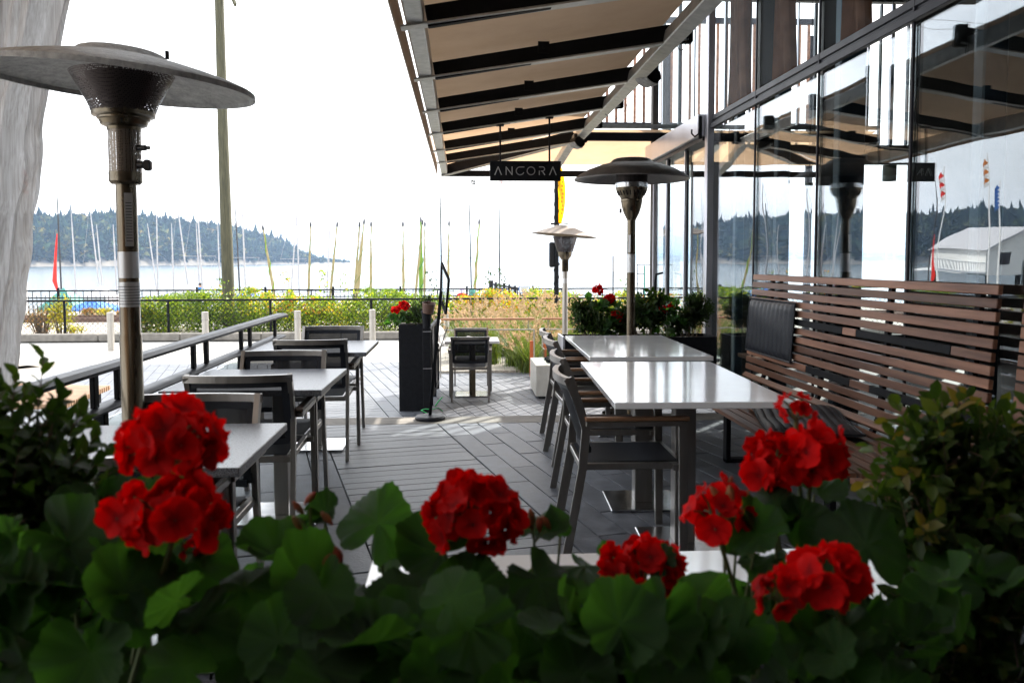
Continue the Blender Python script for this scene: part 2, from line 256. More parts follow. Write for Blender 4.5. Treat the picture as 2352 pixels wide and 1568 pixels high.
# ------------------------------------------------------------------ mesh builder
class MB:
    def __init__(s): s.v = []; s.f = []; s.a = []
    def add(s, vs, fs, a=None):
        o = len(s.v); s.v += [tuple(x) for x in vs]; s.f += [tuple(i+o for i in f) for f in fs]
        if a is not None: s.a += list(a)
        return s
    def box(s, c, d, rot=None, bev=0.0):
        hx, hy, hz = d[0]/2, d[1]/2, d[2]/2; c = Vector(c)
        rot = rot if rot is not None else Matrix.Identity(3)
        if bev <= 0:
            P = [Vector((x*hx, y*hy, z*hz)) for x in (-1, 1) for y in (-1, 1) for z in (-1, 1)]
            s.add([c+rot@p for p in P], [(0, 1, 3, 2), (4, 6, 7, 5), (0, 4, 5, 1), (2, 3, 7, 6), (0, 2, 6, 4), (1, 5, 7, 3)]); return s
        b = min(bev, .49*min(d)); P = []; ix = {}
        for x in (-1, 1):
            for y in (-1, 1):
                for z in (-1, 1):
                    for k, q in enumerate(((x*hx, y*(hy-b), z*(hz-b)), (x*(hx-b), y*hy, z*(hz-b)), (x*(hx-b), y*(hy-b), z*hz))):
                        ix[(x, y, z, k)] = len(P); P.append(Vector(q))
        F = []
        cyc = [(-1, -1), (1, -1), (1, 1), (-1, 1)]
        for sg in (-1, 1):
            F.append([ix[(sg, a, b_, 0)] for a, b_ in cyc]); F.append([ix[(a, sg, b_, 1)] for a, b_ in cyc]); F.append([ix[(a, b_, sg, 2)] for a, b_ in cyc])
        for a in (-1, 1):
            for b_ in (-1, 1):
                F.append([ix[(a, b_, -1, 0)], ix[(a, b_, 1, 0)], ix[(a, b_, 1, 1)], ix[(a, b_, -1, 1)]])
                F.append([ix[(a, -1, b_, 0)], ix[(a, 1, b_, 0)], ix[(a, 1, b_, 2)], ix[(a, -1, b_, 2)]])
                F.append([ix[(-1, a, b_, 1)], ix[(1, a, b_, 1)], ix[(1, a, b_, 2)], ix[(-1, a, b_, 2)]])
        for x in (-1, 1):
            for y in (-1, 1):
                for z in (-1, 1): F.append([ix[(x, y, z, k)] for k in range(3)])
        for i, f in enumerate(F):
            n = (P[f[1]]-P[f[0]]).cross(P[f[2]]-P[f[1]]); ctr = sum((P[j] for j in f), Vector())/len(f)
            if n.dot(ctr) < 0: F[i] = f[::-1]
        s.add([c+rot@p for p in P], F); return s
    def bar(s, p0, p1, w, h, up=(0, 0, 1), bev=0.0):
        p0, p1 = Vector(p0), Vector(p1); d = p1-p0; l = d.length; y = d/l; up = Vector(up)
        if abs(y.dot(up)) > .99: up = Vector((1, 0, 0))
        x = y.cross(up).normalized(); z = x.cross(y)
        rot = Matrix((x, y, z)).transposed(); s.box((p0+p1)/2, (w, l, h), rot, bev); return s
    def tube(s, pts, r, n=8, cap=True):
        pts = [Vector(p) for p in pts]; rs = r if isinstance(r, (list, tuple)) else [r]*len(pts)
        V = []; prev = None
        for i, p in enumerate(pts):
            d = (pts[min(i+1, len(pts)-1)]-pts[max(i-1, 0)]).normalized()
            if prev is None:
                a = Vector((0, 0, 1)) if abs(d.z) < .9 else Vector((1, 0, 0)); x = d.cross(a).normalized()
            else: x = (prev-d*prev.dot(d)).normalized()
            prev = x; y = d.cross(x)
            for k in range(n):
                t = 2*math.pi*k/n; V.append(p+(x*math.cos(t)+y*math.sin(t))*rs[i])
        F = []
        for i in range(len(pts)-1):
            for k in range(n):
                a = i*n+k; b = i*n+(k+1) % n; F.append((a, b, b+n, a+n))
        if cap: F.append(tuple(range(n-1, -1, -1))); F.append(tuple((len(pts)-1)*n+k for k in range(n)))
        s.add(V, F); return s
    def lathe(s, prof, n=32, c=(0, 0, 0), rot=None, cap=False):
        rot = rot if rot is not None else Matrix.Identity(3); c = Vector(c); V = []; F = []
        for r, z in prof:
            for k in range(n):
                t = 2*math.pi*k/n; V.append(c+rot@Vector((r*math.cos(t), r*math.sin(t), z)))
        for i in range(len(prof)-1):
            for k in range(n):
                a = i*n+k; b = i*n+(k+1) % n; F.append((a, b, b+n, a+n))
        if cap: F.append(tuple(range(n-1, -1, -1))); F.append(tuple((len(prof)-1)*n+k for k in range(n)))
        s.add(V, F); return s
    def sweep(s, pts, sec, up=(0, 0, 1)):           # sec: list of (a,b) in the frame (side, up)
        pts = [Vector(p) for p in pts]; up = Vector(up); V = []; n = len(sec)
        for i, p in enumerate(pts):
            d = (pts[min(i+1, len(pts)-1)]-pts[max(i-1, 0)]).normalized(); x = d.cross(up).normalized(); z = x.cross(d)
            for a, b in sec: V.append(p+x*a+z*b)
        F = []
        for i in range(len(pts)-1):
            for k in range(n):
                a = i*n+k; b = i*n+(k+1) % n; F.append((a, b, b+n, a+n))
        F.append(tuple(range(n-1, -1, -1))); F.append(tuple((len(pts)-1)*n+k for k in range(n)))
        s.add(V, F); return s
    def prism(s, poly, z0, z1, fr=None):            # poly in XY, extruded in Z; fr maps Vector->Vector
        fr = fr or (lambda p: p); n = len(poly)
        V = [fr(Vector((x, y, z0))) for x, y in poly]+[fr(Vector((x, y, z1))) for x, y in poly]
        F = [tuple(range(n-1, -1, -1)), tuple(range(n, 2*n))]+[(i, (i+1) % n, (i+1) % n+n, i+n) for i in range(n)]
        s.add(V, F); return s
    def grid(s, P):                                  # P[i][j] vectors
        a, b = len(P), len(P[0]); o = len(s.v); s.v += [tuple(p) for r in P for p in r]
        s.f += [(o+i*b+j, o+i*b+j+1, o+(i+1)*b+j+1, o+(i+1)*b+j) for i in range(a-1) for j in range(b-1)]; return s
    def mesh(s, name, m, smooth=True, attr='vein'):
        me = bpy.data.meshes.new(name); me.from_pydata(s.v, [], s.f)
        if m: me.materials.append(m if not isinstance(m, str) else MT[m])
        if s.a and len(s.a) == len(s.v):
            at_ = me.attributes.new(attr, 'FLOAT', 'POINT'); at_.data.foreach_set('value', s.a)
        if not s.a and len(s.f) < 20000:
            bm = bmesh.new(); bm.from_mesh(me); bmesh.ops.recalc_face_normals(bm, faces=bm.faces); bm.to_mesh(me); bm.free()
        if smooth:
            me.shade_smooth()
            if not s.a: me.set_sharp_from_angle(angle=R(35))
        me.update(); return me
    def build(s, name, m, parent=None, loc=None, **k):
        return link(name, s.mesh(name, m, **k), parent, loc)
def link(name, data, parent=None, loc=None, rz=0):
    o = bpy.data.objects.new(name, data); COL.objects.link(o)
    if parent: o.parent = parent
    if loc is not None: o.location = loc
    if rz: o.rotation_euler = (0, 0, rz)
    return o
def tag(o, label=None, cat=None, group=None, kind=None):
    if label: o['label'] = label
    if cat: o['category'] = cat
    if group: o['group'] = group
    if kind: o['kind'] = kind
    return o
def thing(name, label, cat, loc=(0, 0, 0), rz=0, group=None):
    o = link(name, None, None, loc, rz); o.empty_display_size = .1
    return tag(o, label, cat, group)
def kids(o): return [c for c in bpy.data.objects if c.parent == o]
def copy_tree(o, par=None, ch=None):
    if ch is None:
        ch = {}
        for x in bpy.data.objects:
            if x.parent: ch.setdefault(x.parent.name, []).append(x)
    c = o.copy(); COL.objects.link(c)
    if par is not None: c.parent = par
    for k in ch.get(o.name, []): copy_tree(k, c, ch)
    return c
def place(proto, first, loc, rz, label):
    o = proto if first else copy_tree(proto)
    o.location = loc; o.rotation_euler = (0, 0, rz); o['label'] = label
    return o

def fold_leaves(P, Nrm, size, rnd, aspect=.55, jitter=1.):
    """numpy: n folded leaves (4 verts, 2 tris) -> verts, faces, attr"""
    n = len(P); P = np.asarray(P, float)
    D = np.random.normal(size=(n, 3)); D /= np.linalg.norm(D, axis=1)[:, None]
    A = np.random.normal(size=(n, 3)); A -= (A*D).sum(1)[:, None]*D; A /= np.linalg.norm(A, axis=1)[:, None]
    Bn = np.cross(D, A); S = (size*(.6+.8*np.random.rand(n)))[:, None] if np.isscalar(size) else size[:, None]
    w = S*aspect*.5
    v0 = P-D*S*.5; v1 = P+A*w+Bn*w*.4; v2 = P+D*S*.5; v3 = P-A*w+Bn*w*.4
    V = np.stack([v0, v1, v2, v3], 1).reshape(-1, 3); b = np.arange(n)*4
    F = np.concatenate([np.stack([b, b+1, b+2], 1), np.stack([b, b+2, b+3], 1)])
    return V, F, np.repeat(rnd, 4)
def near_leaves(P, D, Nn, size, rnd, aspect=.5):
    n = len(P); P = np.asarray(P, float); D = np.asarray(D, float); D /= np.linalg.norm(D, axis=1)[:, None]
    B_ = np.cross(D, Nn); B_ /= np.linalg.norm(B_, axis=1)[:, None]; U = np.cross(B_, D); S = (size*(.65+.6*np.random.rand(n)))[:, None]; w = S*aspect*.5
    c = [P, P+D*S*.3+B_*w*.85+U*w*.35, P+D*S*.68+B_*w*.8+U*w*.3, P+D*S-U*S*.08, P+D*S*.68-B_*w*.8+U*w*.3, P+D*S*.3-B_*w*.85+U*w*.35, P+D*S*.5]
    V = np.stack(c, 1).reshape(-1, 3); b = np.arange(n)*7
    F = np.concatenate([np.stack([b+i, b+j, b+6], 1) for i, j in ((0, 1), (1, 2), (2, 3), (3, 4), (4, 5), (5, 0))])
    return V, F, np.repeat(rnd, 7)
def sprigs(blobs, nsprig, leaves_per, size, length, up=.6):
    P = []; D = []; Nn = []; Rr = []; tw = []
    tot = sum(b[6] for b in blobs)
    for b in blobs:
        for _ in range(int(nsprig*b[6]/tot)):
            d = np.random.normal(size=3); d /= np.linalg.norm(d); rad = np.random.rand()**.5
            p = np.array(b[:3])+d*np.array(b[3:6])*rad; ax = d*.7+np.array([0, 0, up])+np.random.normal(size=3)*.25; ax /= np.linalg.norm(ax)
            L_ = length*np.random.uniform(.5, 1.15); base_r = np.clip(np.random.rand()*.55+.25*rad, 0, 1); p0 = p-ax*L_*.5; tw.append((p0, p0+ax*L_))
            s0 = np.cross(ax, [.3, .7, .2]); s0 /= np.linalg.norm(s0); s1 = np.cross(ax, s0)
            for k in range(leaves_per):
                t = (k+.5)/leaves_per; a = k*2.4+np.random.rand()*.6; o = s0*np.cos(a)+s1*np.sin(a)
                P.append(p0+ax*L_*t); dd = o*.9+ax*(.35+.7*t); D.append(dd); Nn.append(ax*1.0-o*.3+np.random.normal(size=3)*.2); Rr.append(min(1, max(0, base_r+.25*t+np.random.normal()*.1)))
    return np.array(P), np.array(D), np.array(Nn), np.array(Rr), tw
def np_mesh(name, V, F, A, m, smooth=False, attr='rnd'):
    me = bpy.data.meshes.new(name); V = np.asarray(V, np.float32); F = np.asarray(F, np.int32); k = F.shape[1]
    me.vertices.add(len(V)); me.vertices.foreach_set('co', V.ravel())
    me.loops.add(F.size); me.loops.foreach_set('vertex_index', F.ravel())
    me.polygons.add(len(F)); me.polygons.foreach_set('loop_start', np.arange(len(F), dtype=np.int32)*k)
    if A is not None:
        at_ = me.attributes.new(attr, 'FLOAT', 'POINT'); at_.data.foreach_set('value', np.asarray(A, np.float32))
    me.materials.append(MT[m]); me.update(calc_edges=True); me.validate()
    if smooth: me.shade_smooth()
    return me
# ------------------------------------------------------------------ ground, sea, hills
LOW = -.43
def clip(poly, xmin, xmax, ymin, ymax):
    for ax, lim, sg in ((0, xmin, 1), (0, xmax, -1), (1, ymin, 1), (1, ymax, -1)):
        out = []
        for i in range(len(poly)):
            a, b = poly[i], poly[(i+1) % len(poly)]; da, db = sg*(a[ax]-lim), sg*(b[ax]-lim)
            if da >= 0: out.append(a)
            if da*db < 0: t = da/(da-db); out.append((a[0]+(b[0]-a[0])*t, a[1]+(b[1]-a[1])*t))
        poly = out
        if len(poly) < 3: return []
    return poly
PA = (math.sin(R(13.3)), -math.cos(R(13.3))); PB = (math.cos(R(13.3)), math.sin(R(13.3)))
def plank_set(parent, z, reg, seen, kmax, th=.035):
    """stone planks laid at 13 degrees; returns nothing, nearest kmax single objects, rest one stuff part"""
    cells = []
    S0, S1 = .484, 1.438
    for ia in range(-240, 60):                       # boards of the cross-laid strip
        a0 = ia*.131; cells.append((a0, a0+.131, S0, S1, 1))
    for side in (0, 1):
        for ib in range(0, 90):
            b0 = S1+ib*.163 if side else S0-(ib+1)*.163
            off = (ib*.37+side*.21) % .74*1.0
            for ia in range(-46, 10):
                a0 = ia*.74+off; cells.append((a0, a0+.74, b0, b0+.163, 0))
    g = .0042; res = []
    for a0, a1, b0, b1, k in cells:
        a0 += g; a1 -= g; b0 += g; b1 -= g
        q = [(PA[0]*a+PB[0]*b, PA[1]*a+PB[1]*b) for a, b in ((a0, b0), (a1, b0), (a1, b1), (a0, b1))]
        cx_, cy_ = sum(p[0] for p in q)/4, sum(p[1] for p in q)/4
        if cx_ < reg[0]-1 or cx_ > reg[1]+1 or cy_ < reg[2]-1 or cy_ > reg[3]+1: continue
        c = clip(q, *reg)
        if len(c) < 3: continue
        cx2 = sum(p[0] for p in c)/len(c); cy2 = sum(p[1] for p in c)/len(c)
        full = len(c) == 4 and all(abs(c[i][0]-q[i][0]) < 1e-6 for i in range(4))
        vis = seen(cx2, cy2)
        res.append((0 if vis else 1, cx2*cx2+cy2*cy2, c, cx2, cy2, full, k))
    res.sort(key=lambda r: (r[0], r[1]))
    share = {}; rest = MB(); rest2 = MB()
    def pr(mb, c, dz, ox=0, oy=0):
        n = len(c); ar = sum(c[i][0]*c[(i+1) % n][1]-c[(i+1) % n][0]*c[i][1] for i in range(n))
        if ar < 0: c = c[::-1]
        e = .0035; mx_, my_ = sum(p[0] for p in c)/n, sum(p[1] for p in c)/n
        ins = []
        for p in c:
            dx, dy = p[0]-mx_, p[1]-my_; l = math.hypot(dx, dy) or 1; ins.append((p[0]-dx/l*e*1.3, p[1]-dy/l*e*1.3))
        V = [(p[0]-ox, p[1]-oy, -th+dz) for p in c]+[(p[0]-ox, p[1]-oy, -e+dz) for p in c]+[(p[0]-ox, p[1]-oy, dz) for p in ins]
        F = [(i, (i+1) % n, (i+1) % n+n, i+n) for i in range(n)]+[(i+n, (i+1) % n+n, (i+1) % n+2*n, i+2*n) for i in range(n)]+[tuple(range(2*n, 3*n))]
        mb.add(V, F)
    for i, (v_, d_, c, x, y, full, k) in enumerate(res):
        dz = random.uniform(-.0012, .0012)
        if i < kmax:
            if full and k in share: me = share[k]
            else:
                mb = MB(); pr(mb, c, 0, x, y); me = mb.mesh('paving_plank', 'paver2' if k else 'paver', smooth=False)
                if full: share[k] = me
            o = link('paving_plank', me, parent, (x, y, z+dz)); o.rotation_euler = (random.uniform(-.0015, .0015), random.uniform(-.0015, .0015), 0)
        else:
            pr(rest2 if k else rest, c, z+dz)
    if rest.v: tag(rest.build('paving_planks', 'paver', parent, smooth=False), kind='stuff')
    if rest2.v: tag(rest2.build('paving_boards', 'paver2', parent, smooth=False), kind='stuff')

terr = MB().box((.35, 3.06, -.24), (4.25, 8.12, .44)).build('terrace', 'joint', smooth=False); tag(terr, kind='structure')
vis1 = lambda x, y: y > 2.6 and (-.75*y < x < .75*y)
plank_set(terr, 0.0, (-1.72, 2.41, -.9, 7.13), vis1, 290)
st = MB().box((.3, 7.29, -.223), (4.6, .315, .446+.0), bev=.012)
st.box((.3, 7.62, -.36), (4.6, .33, .15), bev=.01)
so_ = st.build('terrace_step', 'concrete'); tag(so_, kind='structure')
MB().box((.3, 7.44, -.012), (4.6, .012, .03)).build('nosing_strip', 'steel', so_)
# kerb wall of the terrace on the left under the railing
lw = MB().box((-1.80, 3.2, -.16), (.15, 8.6, .56), bev=.012).build('terrace_edge_wall', 'whiteconc'); tag(lw, kind='structure')
plz = MB().box((0, -6, LOW-.08), (160, 51.9, .1)).build('plaza', 'plaza', smooth=False); tag(plz, kind='structure')
plank_set(plz, LOW+.0, (-6.5, 5.5, 9.0, 15.3), lambda x, y: y > 9.2 and (x-.06*y) < .66*y, 298)
pb = MB(); 
for k in range(9):
    pb.box((-12.5+k*.62, 11.2+k*.5, LOW-.029), (.6, 1.9, .008), Matrix.Rotation(R(-38), 3, 'Z'))
tag(pb.build('paving_band', 'plazadark', smooth=False), kind='structure')
kb = thing('kerb', None, None); kb['kind'] = 'structure'
for i in range(22):
    MB().box((-22+i*1.83, 20.02, LOW+.075), (1.82, .26, .17+.002*(i % 3)), bev=.02).build('kerb_stone', 'concrete', kb)
bed = MB().box((0, 22.7, LOW-.02), (160, 5.2, .16)).build('planting_bed', 'gravel', smooth=False); tag(bed, kind='structure')
bal = MB().box((0, 29.2, LOW-.22), (160, 8, .3)).build('railway_ballast', 'gravel', smooth=False); tag(bal, kind='structure')
trk = thing('railway_track', 'brown steel railway track lying on gravel behind the low wire fence', 'railway track', (0, 27.2, LOW-.04))
for y in (-.72, .72): MB().box((0, y, .09), (120, .07, .14)).build('rail', 'rust', trk)
for i in range(60): link('sleeper', MB().box((0, 0, 0), (.22, 2.5, .1)).mesh('sleeper', 'rust', smooth=False) if i == 0 else bpy.data.meshes['sleeper'], trk, (-30+i*.62, 0, -.02))
P = [[Vector((x, y, z)) for x in (-900, -60, 0, 60, 900)] for y, z in ((33.1, -.62), (36, -.9), (45, -1.5), (60, -2.2), (75, -2.75), (90, -3.4))]
tag(MB().grid(P).build('beach', 'sand', smooth=False), kind='structure')
tag(MB().grid([[Vector((x, y, -2.6)) for x in (-9000, -2000, -300, 0, 300, 2000, 9000)] for y in (60, 150, 400, 1200, 4000, 9500)]).build('sea', 'water', smooth=False), kind='structure')
tag(MB().grid([[Vector((x, y, -.62)) for x in (-3000, 0, 3000)] for y in (-3000, -30, 33.15)]).build('ground', 'plaza', smooth=False), kind='structure')

# wooded headland
def headY(x_over_y):                              # distance of the waterline along a bearing
    px = 1060+1960*x_over_y
    return 760+ (max(0, px+200)/1000)**2*760
def sil(px):                                      # tree-top line in photo rows
    xs = [-2600, -1200, -500, 0, 100, 200, 300, 400, 500, 560, 620, 680, 740, 775, 800, 812]
    ys = [540, 500, 455, 478, 487, 483, 479, 494, 503, 514, 530, 556, 582, 588, 597, 604]
    return float(np.interp(px, xs, ys))
rows = []
NX = 150
for i in range(NX):
    px = -2600+ (812+2600)*(i/(NX-1))**.8; t = (px-1060)/1960; r_ = []
    Yw = headY(t); hT = max(0, (600-sil(px))*(Yw+120)/1960 - 21*min(1, max(0, (812-px)/120)))
    for k, (f, h) in enumerate(((0, 0), (8, .06), (18, .28), (45, .5), (80, .75), (120, 1.), (220, 1.02), (500, .8))):
        Y = Yw+f*.9; n_ = (math.sin(px*.021)+math.sin(px*.053+2))*.06
        r_.append(Vector((t*Y, Y, -2.7 + hT*h*(1+n_ if 0 < k < 5 else 1)+(3 if k == 1 else 0))))
    rows.append(r_)
hd = MB().grid(rows).build('headland', 'bluff'); tag(hd, kind='structure')
# far shore
rows = []
for i in range(90):
    px = 300+i*26; t = (px-1060)/1960; r_ = []
    for f, h in ((0, 0), (60, .35), (260, .7), (500, 1), (1400, 1.3)):
        Y = 5200+f; r_.append(Vector((t*Y, Y, -3+h*(30+14*math.sin(px*.006)+6*math.sin(px*.045)+5*math.sin(px*.13)))))
    rows.append(r_)
fs = MB().grid(rows).build('far_shore', 'shore'); tag(fs, kind='structure')
# forest mass: jagged conifers and round crowns in one mesh
def conifer_proto(seed, tiers=7, n=7):
    rs = np.random.RandomState(seed); V = []; F = []
    for t in range(tiers):
        z0 = .12+.80*t/tiers; z1 = z0+.88/tiers*1.9; r = .21*(1-t/tiers)**.8*(.75+.5*rs.rand())
        b = len(V); V.append((0, 0, min(z1, 1)))
        for k in range(n): a = 6.283*k/n+rs.rand()*.6; q = r*(.55+.75*rs.rand()); V.append((q*math.cos(a), q*math.sin(a), z0-.03*rs.rand()))
        F += [(b, b+1+k, b+1+(k+1) % n) for k in range(n)]
    return np.array(V), np.array(F)
def round_proto(seed):
    rs = np.random.RandomState(seed); V = []; F = []
    for t in range(26):
        c = rs.normal(size=3); c /= np.linalg.norm(c); c = c*(.26*rs.rand()**.4)*np.array([1, 1, 1.15])+np.array([0, 0, .55]); b = len(V); s_ = .13
        for k in range(4): V.append(tuple(c+rs.normal(size=3)*s_))
        F += [(b, b+1, b+2), (b, b+2, b+3), (b, b+3, b+1), (b+1, b+2, b+3)]
    return np.array(V), np.array(F)
protos = [conifer_proto(i) for i in range(4)]+[round_proto(i) for i in range(4)]
VV = []; FF = []; AA = []; off = 0; rs = np.random.RandomState(3)
for i in range(5200):
    px = rs.uniform(-1500, 806) if i % 4 else rs.uniform(0, 806); t = (px-1060)/1960; Yw = headY(t)
    f = rs.choice([rs.uniform(8, 30), rs.uniform(30, 150), rs.uniform(95, 170)], p=[.25, .45, .3]); Y = Yw+f*.9
    hT = max(0, (600-sil(px))*(Yw+120)/1960-21*min(1, max(0, (812-px)/120)))
    h = float(np.interp(f, (0, 8, 18, 45, 80, 120, 220), (0, .06, .28, .5, .75, 1, 1.02)))*hT-2.7
    con = rs.rand() < (.5 if f > 90 else .3); v, fc = protos[rs.randint(4)+(0 if con else 4)]
    s_ = (rs.uniform(14, 27)*(1.3 if rs.rand() < .12 else 1) if con else rs.uniform(13, 24))*(min(1, max(.35, (830-px)/160))); a = rs.rand()*6.28
    c_, n_ = math.cos(a), math.sin(a); wd = rs.uniform(.8, 1.35)
    W = np.stack([(v[:, 0]*c_-v[:, 1]*n_)*s_*wd+t*Y, (v[:, 0]*n_+v[:, 1]*c_)*s_*wd+Y, v[:, 2]*s_+h-1], 1)
    VV.append(W); FF.append(fc+off); off += len(v)
    base = rs.uniform(.0, .5) if con else rs.choice([rs.uniform(.3, .7), rs.uniform(.7, 1)], p=[.7, .3])
    AA.append(np.clip(base+.12*rs.normal(size=len(v)), 0, 1))
fo = link('headland_forest', np_mesh('headland_forest', np.concatenate(VV), np.concatenate(FF), np.concatenate(AA), 'conifer')); tag(fo, kind='stuff')

MT['lampgrey'] = mat('lamp_grey', (.10, .12, .09), (.14, .16, .12), rough=.5)
# ------------------------------------------------------------------ restaurant building (right)
WX = 2.43; ROOF = 5.3
bld = thing('restaurant_building', 'glass-fronted restaurant with dark mullions and silver corner post right of the terrace', 'building', (WX, 0, 0))
def B(mb, name, m, **k):
    o = mb.build(name, m, None, **k); o.parent = bld; o.location = (-WX, 0, 0); return o
mull = [9.92, 9.1, 8.27, 7.0, 5.75, 4.53, 3.3, 2.05, .8, -.45, -1.7]
for y in mull:
    if y == 8.27:
        B(MB().box((WX-.01, y, ROOF/2), (.07, .09, ROOF), bev=.006), 'corner_post', 'alu'); continue
    if y > 8.27: B(MB().box((WX, y, 1.3), (.026, .03, 2.56), bev=.004), 'mullion', 'frame'); B(MB().box((WX-.022, y+.02, 1.3), (.014, .03, 2.54)), 'mullion_cap', 'alu')
    else: B(MB().box((WX+.002, y, ROOF/2), (.014, .018, ROOF-.01), bev=.002), 'mullion', 'frame')
B(MB().box((WX, 10.66, 1.3), (.05, .05, 2.56), bev=.004), 'door_post', 'alu')
B(MB().box((WX-.006, 3.2, 2.655), (.036, 10.02, .045), bev=.004), 'transom', 'frame')
B(MB().box((WX+.012, 3.2, 2.735), (.03, 10.02, .05), bev=.004), 'transom', 'frame')
B(MB().box((WX+.014, 3.2, 2.695), (.012, 10.0, .07)), 'transom_infill', 'frame')
B(MB().box((WX+.02, 3.2, .04), (.1, 10.1, .08)), 'sill', 'frame')
B(MB().box((WX-.03, 9.53, 2.685), (.16, 2.4, .21), bev=.006), 'fascia_panel', 'alu')
B(MB().box((WX+.05, 9.53, 2.555), (.22, 2.38, .04)), 'door_head', 'frame')
B(MB().box((WX, 9.5, .03), (.1, 2.4, .06)), 'door_sill', 'frame')
ys = [10.62]+mull
for a, b in zip(ys[:-1], ys[1:]):
    lo = .08; gl = MB().box((WX+.02, (a+b)/2, (2.62+lo)/2), (.008, a-b-.012, 2.62-lo)); B(gl, 'pane', 'glass', smooth=False)
ys2 = [10.7, 9.5, 8.22, 7.0, 5.75, 4.53, 3.3, 2.05, .8, -.45, -1.7]
for a, b in zip(ys2[:-1], ys2[1:]):
    B(MB().box((WX+.02, (a+b)/2, (2.78+ROOF)/2), (.008, a-b-.012, ROOF-2.78)), 'pane', 'glass2', smooth=False)
B(MB().box((5.0, 4.4, .0), (5.1, 12.6, .05)), 'interior_floor', 'carpet', smooth=False)
B(MB().box((5.0, 4.4, ROOF+.1), (5.4, 12.9, .25)), 'roof', 'inceil', smooth=False)
B(MB().box((7.6, 4.4, 2.65), (.15, 12.6, 5.3)), 'interior_wall', 'inwall', smooth=False)
B(MB().box((5.0, -1.85, 2.65), (5.2, .15, 5.3)), 'interior_wall', 'inwall', smooth=False)
# end wall with tall slots
slots = [(2.47, 3.40), (3.53, 3.75), (4.15, 4.56), (5.05, 5.75), (6.55, 6.9)]
EY = 10.72; x = 2.46
ew = MB()
solid = []; px_ = 2.40
for a, b in slots: solid.append((px_, a)); px_ = b
solid.append((px_, 7.6))
for a, b in solid: ew.box(((a+b)/2, EY, 2.65), (b-a, .12, 5.3))
for a, b in slots: ew.box(((a+b)/2, EY, 4.95), (b-a, .10, .7)); 
for a, b in slots[1:]: ew.box(((a+b)/2, EY, 2.70), (b-a, .10, .24)); ew.box(((a+b)/2, EY, .2), (b-a, .10, .4))
ew.box((3.17, EY, 1.3), (.50, .10, 2.6)); ew.box((3.64, EY, 1.5), (.22, .095, 2.2)); ew.box((2.68, EY, 2.67), (.44, .10, .20))
B(ew, 'end_wall', 'inwall', smooth=False)
for a, b in slots:
    n = max(1, int((b-a)/.16))
    for k in range(n):
        xx = a+(k+.5)*(b-a)/n+random.uniform(-.02, .02)
        B(MB().box((xx, EY-.02, 3.7), (.012+.035*random.random(), .05, 1.75)), 'window_bar', 'teal' if k % 2 else 'alu', smooth=False)
for y, w_ in ((8.70, .09), (7.52, .12), (6.20, .20), (4.52, .14)): B(MB().box((2.86, y, 2.65), (w_, .10, 5.25), bev=.01), 'column', 'teal')
B(MB().box((.85, 4.4, 4.72), (5.0, 12.6, .22)), 'shading_overhang', 'inwall', smooth=False)  # unseen overhang added to shade the terrace and darken upper glass reflections
# timber slat screen of the upper deck, fixed to the end of the building
ts = thing('timber_screen', 'raised screen of upright brown timber slats beyond the end of the awning', 'screen', (4.2, 15.2, LOW))
for z in (3.76, 5.6): MB().box((0, 0, z-LOW), (4.3, .07, .10)).build('rail', 'frame', ts)
for x in (-.5, 2.1): MB().box((x, .06, 2.9), (.1, .1, 5.8)).build('post', 'frame', ts)
sm = MB().box((0, 0, 0), (.042, .05, 1.78)).mesh('slat', 'ipe')
for k in range(26): link('slat', sm, ts, (-2.1+k*.165, 0, 4.68-LOW))
# unseen wall added behind the camera to block sky light from behind
bw_ = thing('blocking_wall', 'added dark wall behind the camera keeping rear sky light off the terrace', 'building', (-.5, -2.6, LOW))
MB().box((0, 0, 2.5), (9.5, .3, 5.0)).build('wall', 'inwall', bw_, smooth=False)
# door pull
pull = MB(); pull.tube([(WX-.05, 9.98, .88), (WX-.13, 9.98, .90), (WX-.14, 9.98, .98), (WX-.14, 9.98, 1.12), (WX-.13, 9.98, 1.2), (WX-.05, 9.98, 1.22)], .014); B(pull, 'door_pull', 'black')
hk = MB().tube([(WX-.08, 8.33, 2.74), (WX-.10, 8.33, 2.6), (WX-.14, 8.33, 2.57), (WX-.17, 8.33, 2.6), (WX-.17, 8.33, 2.64)], .009); hk.box((WX-.085, 8.33, 2.66), (.03, .035, .22), bev=.008); B(hk, 'hook', 'black')
# pendant lamps inside
for px, py, w_, h_, lb in ((2043, 398, .055, .13, 'squat green-grey cylinder pendant lamp inside, seen through the glass beside the heater reflection'), (1858, 455, .038, .31, 'long pale cylinder pendant lamp inside behind the second lower pane')):
    c = at(px, py, 3.5*1960/(px-1060)); t_ = thing('pendant_lamp', lb, 'lamp', tuple(c))
    MB().lathe([(w_, -h_/2), (w_, h_/2), (0, h_/2)], 24).build('shade', 'lampgrey', t_); MB().tube([(0, 0, h_/2), (0, 0, 5.1-c.z)], .004, 5).build('cord', 'blackp', t_)
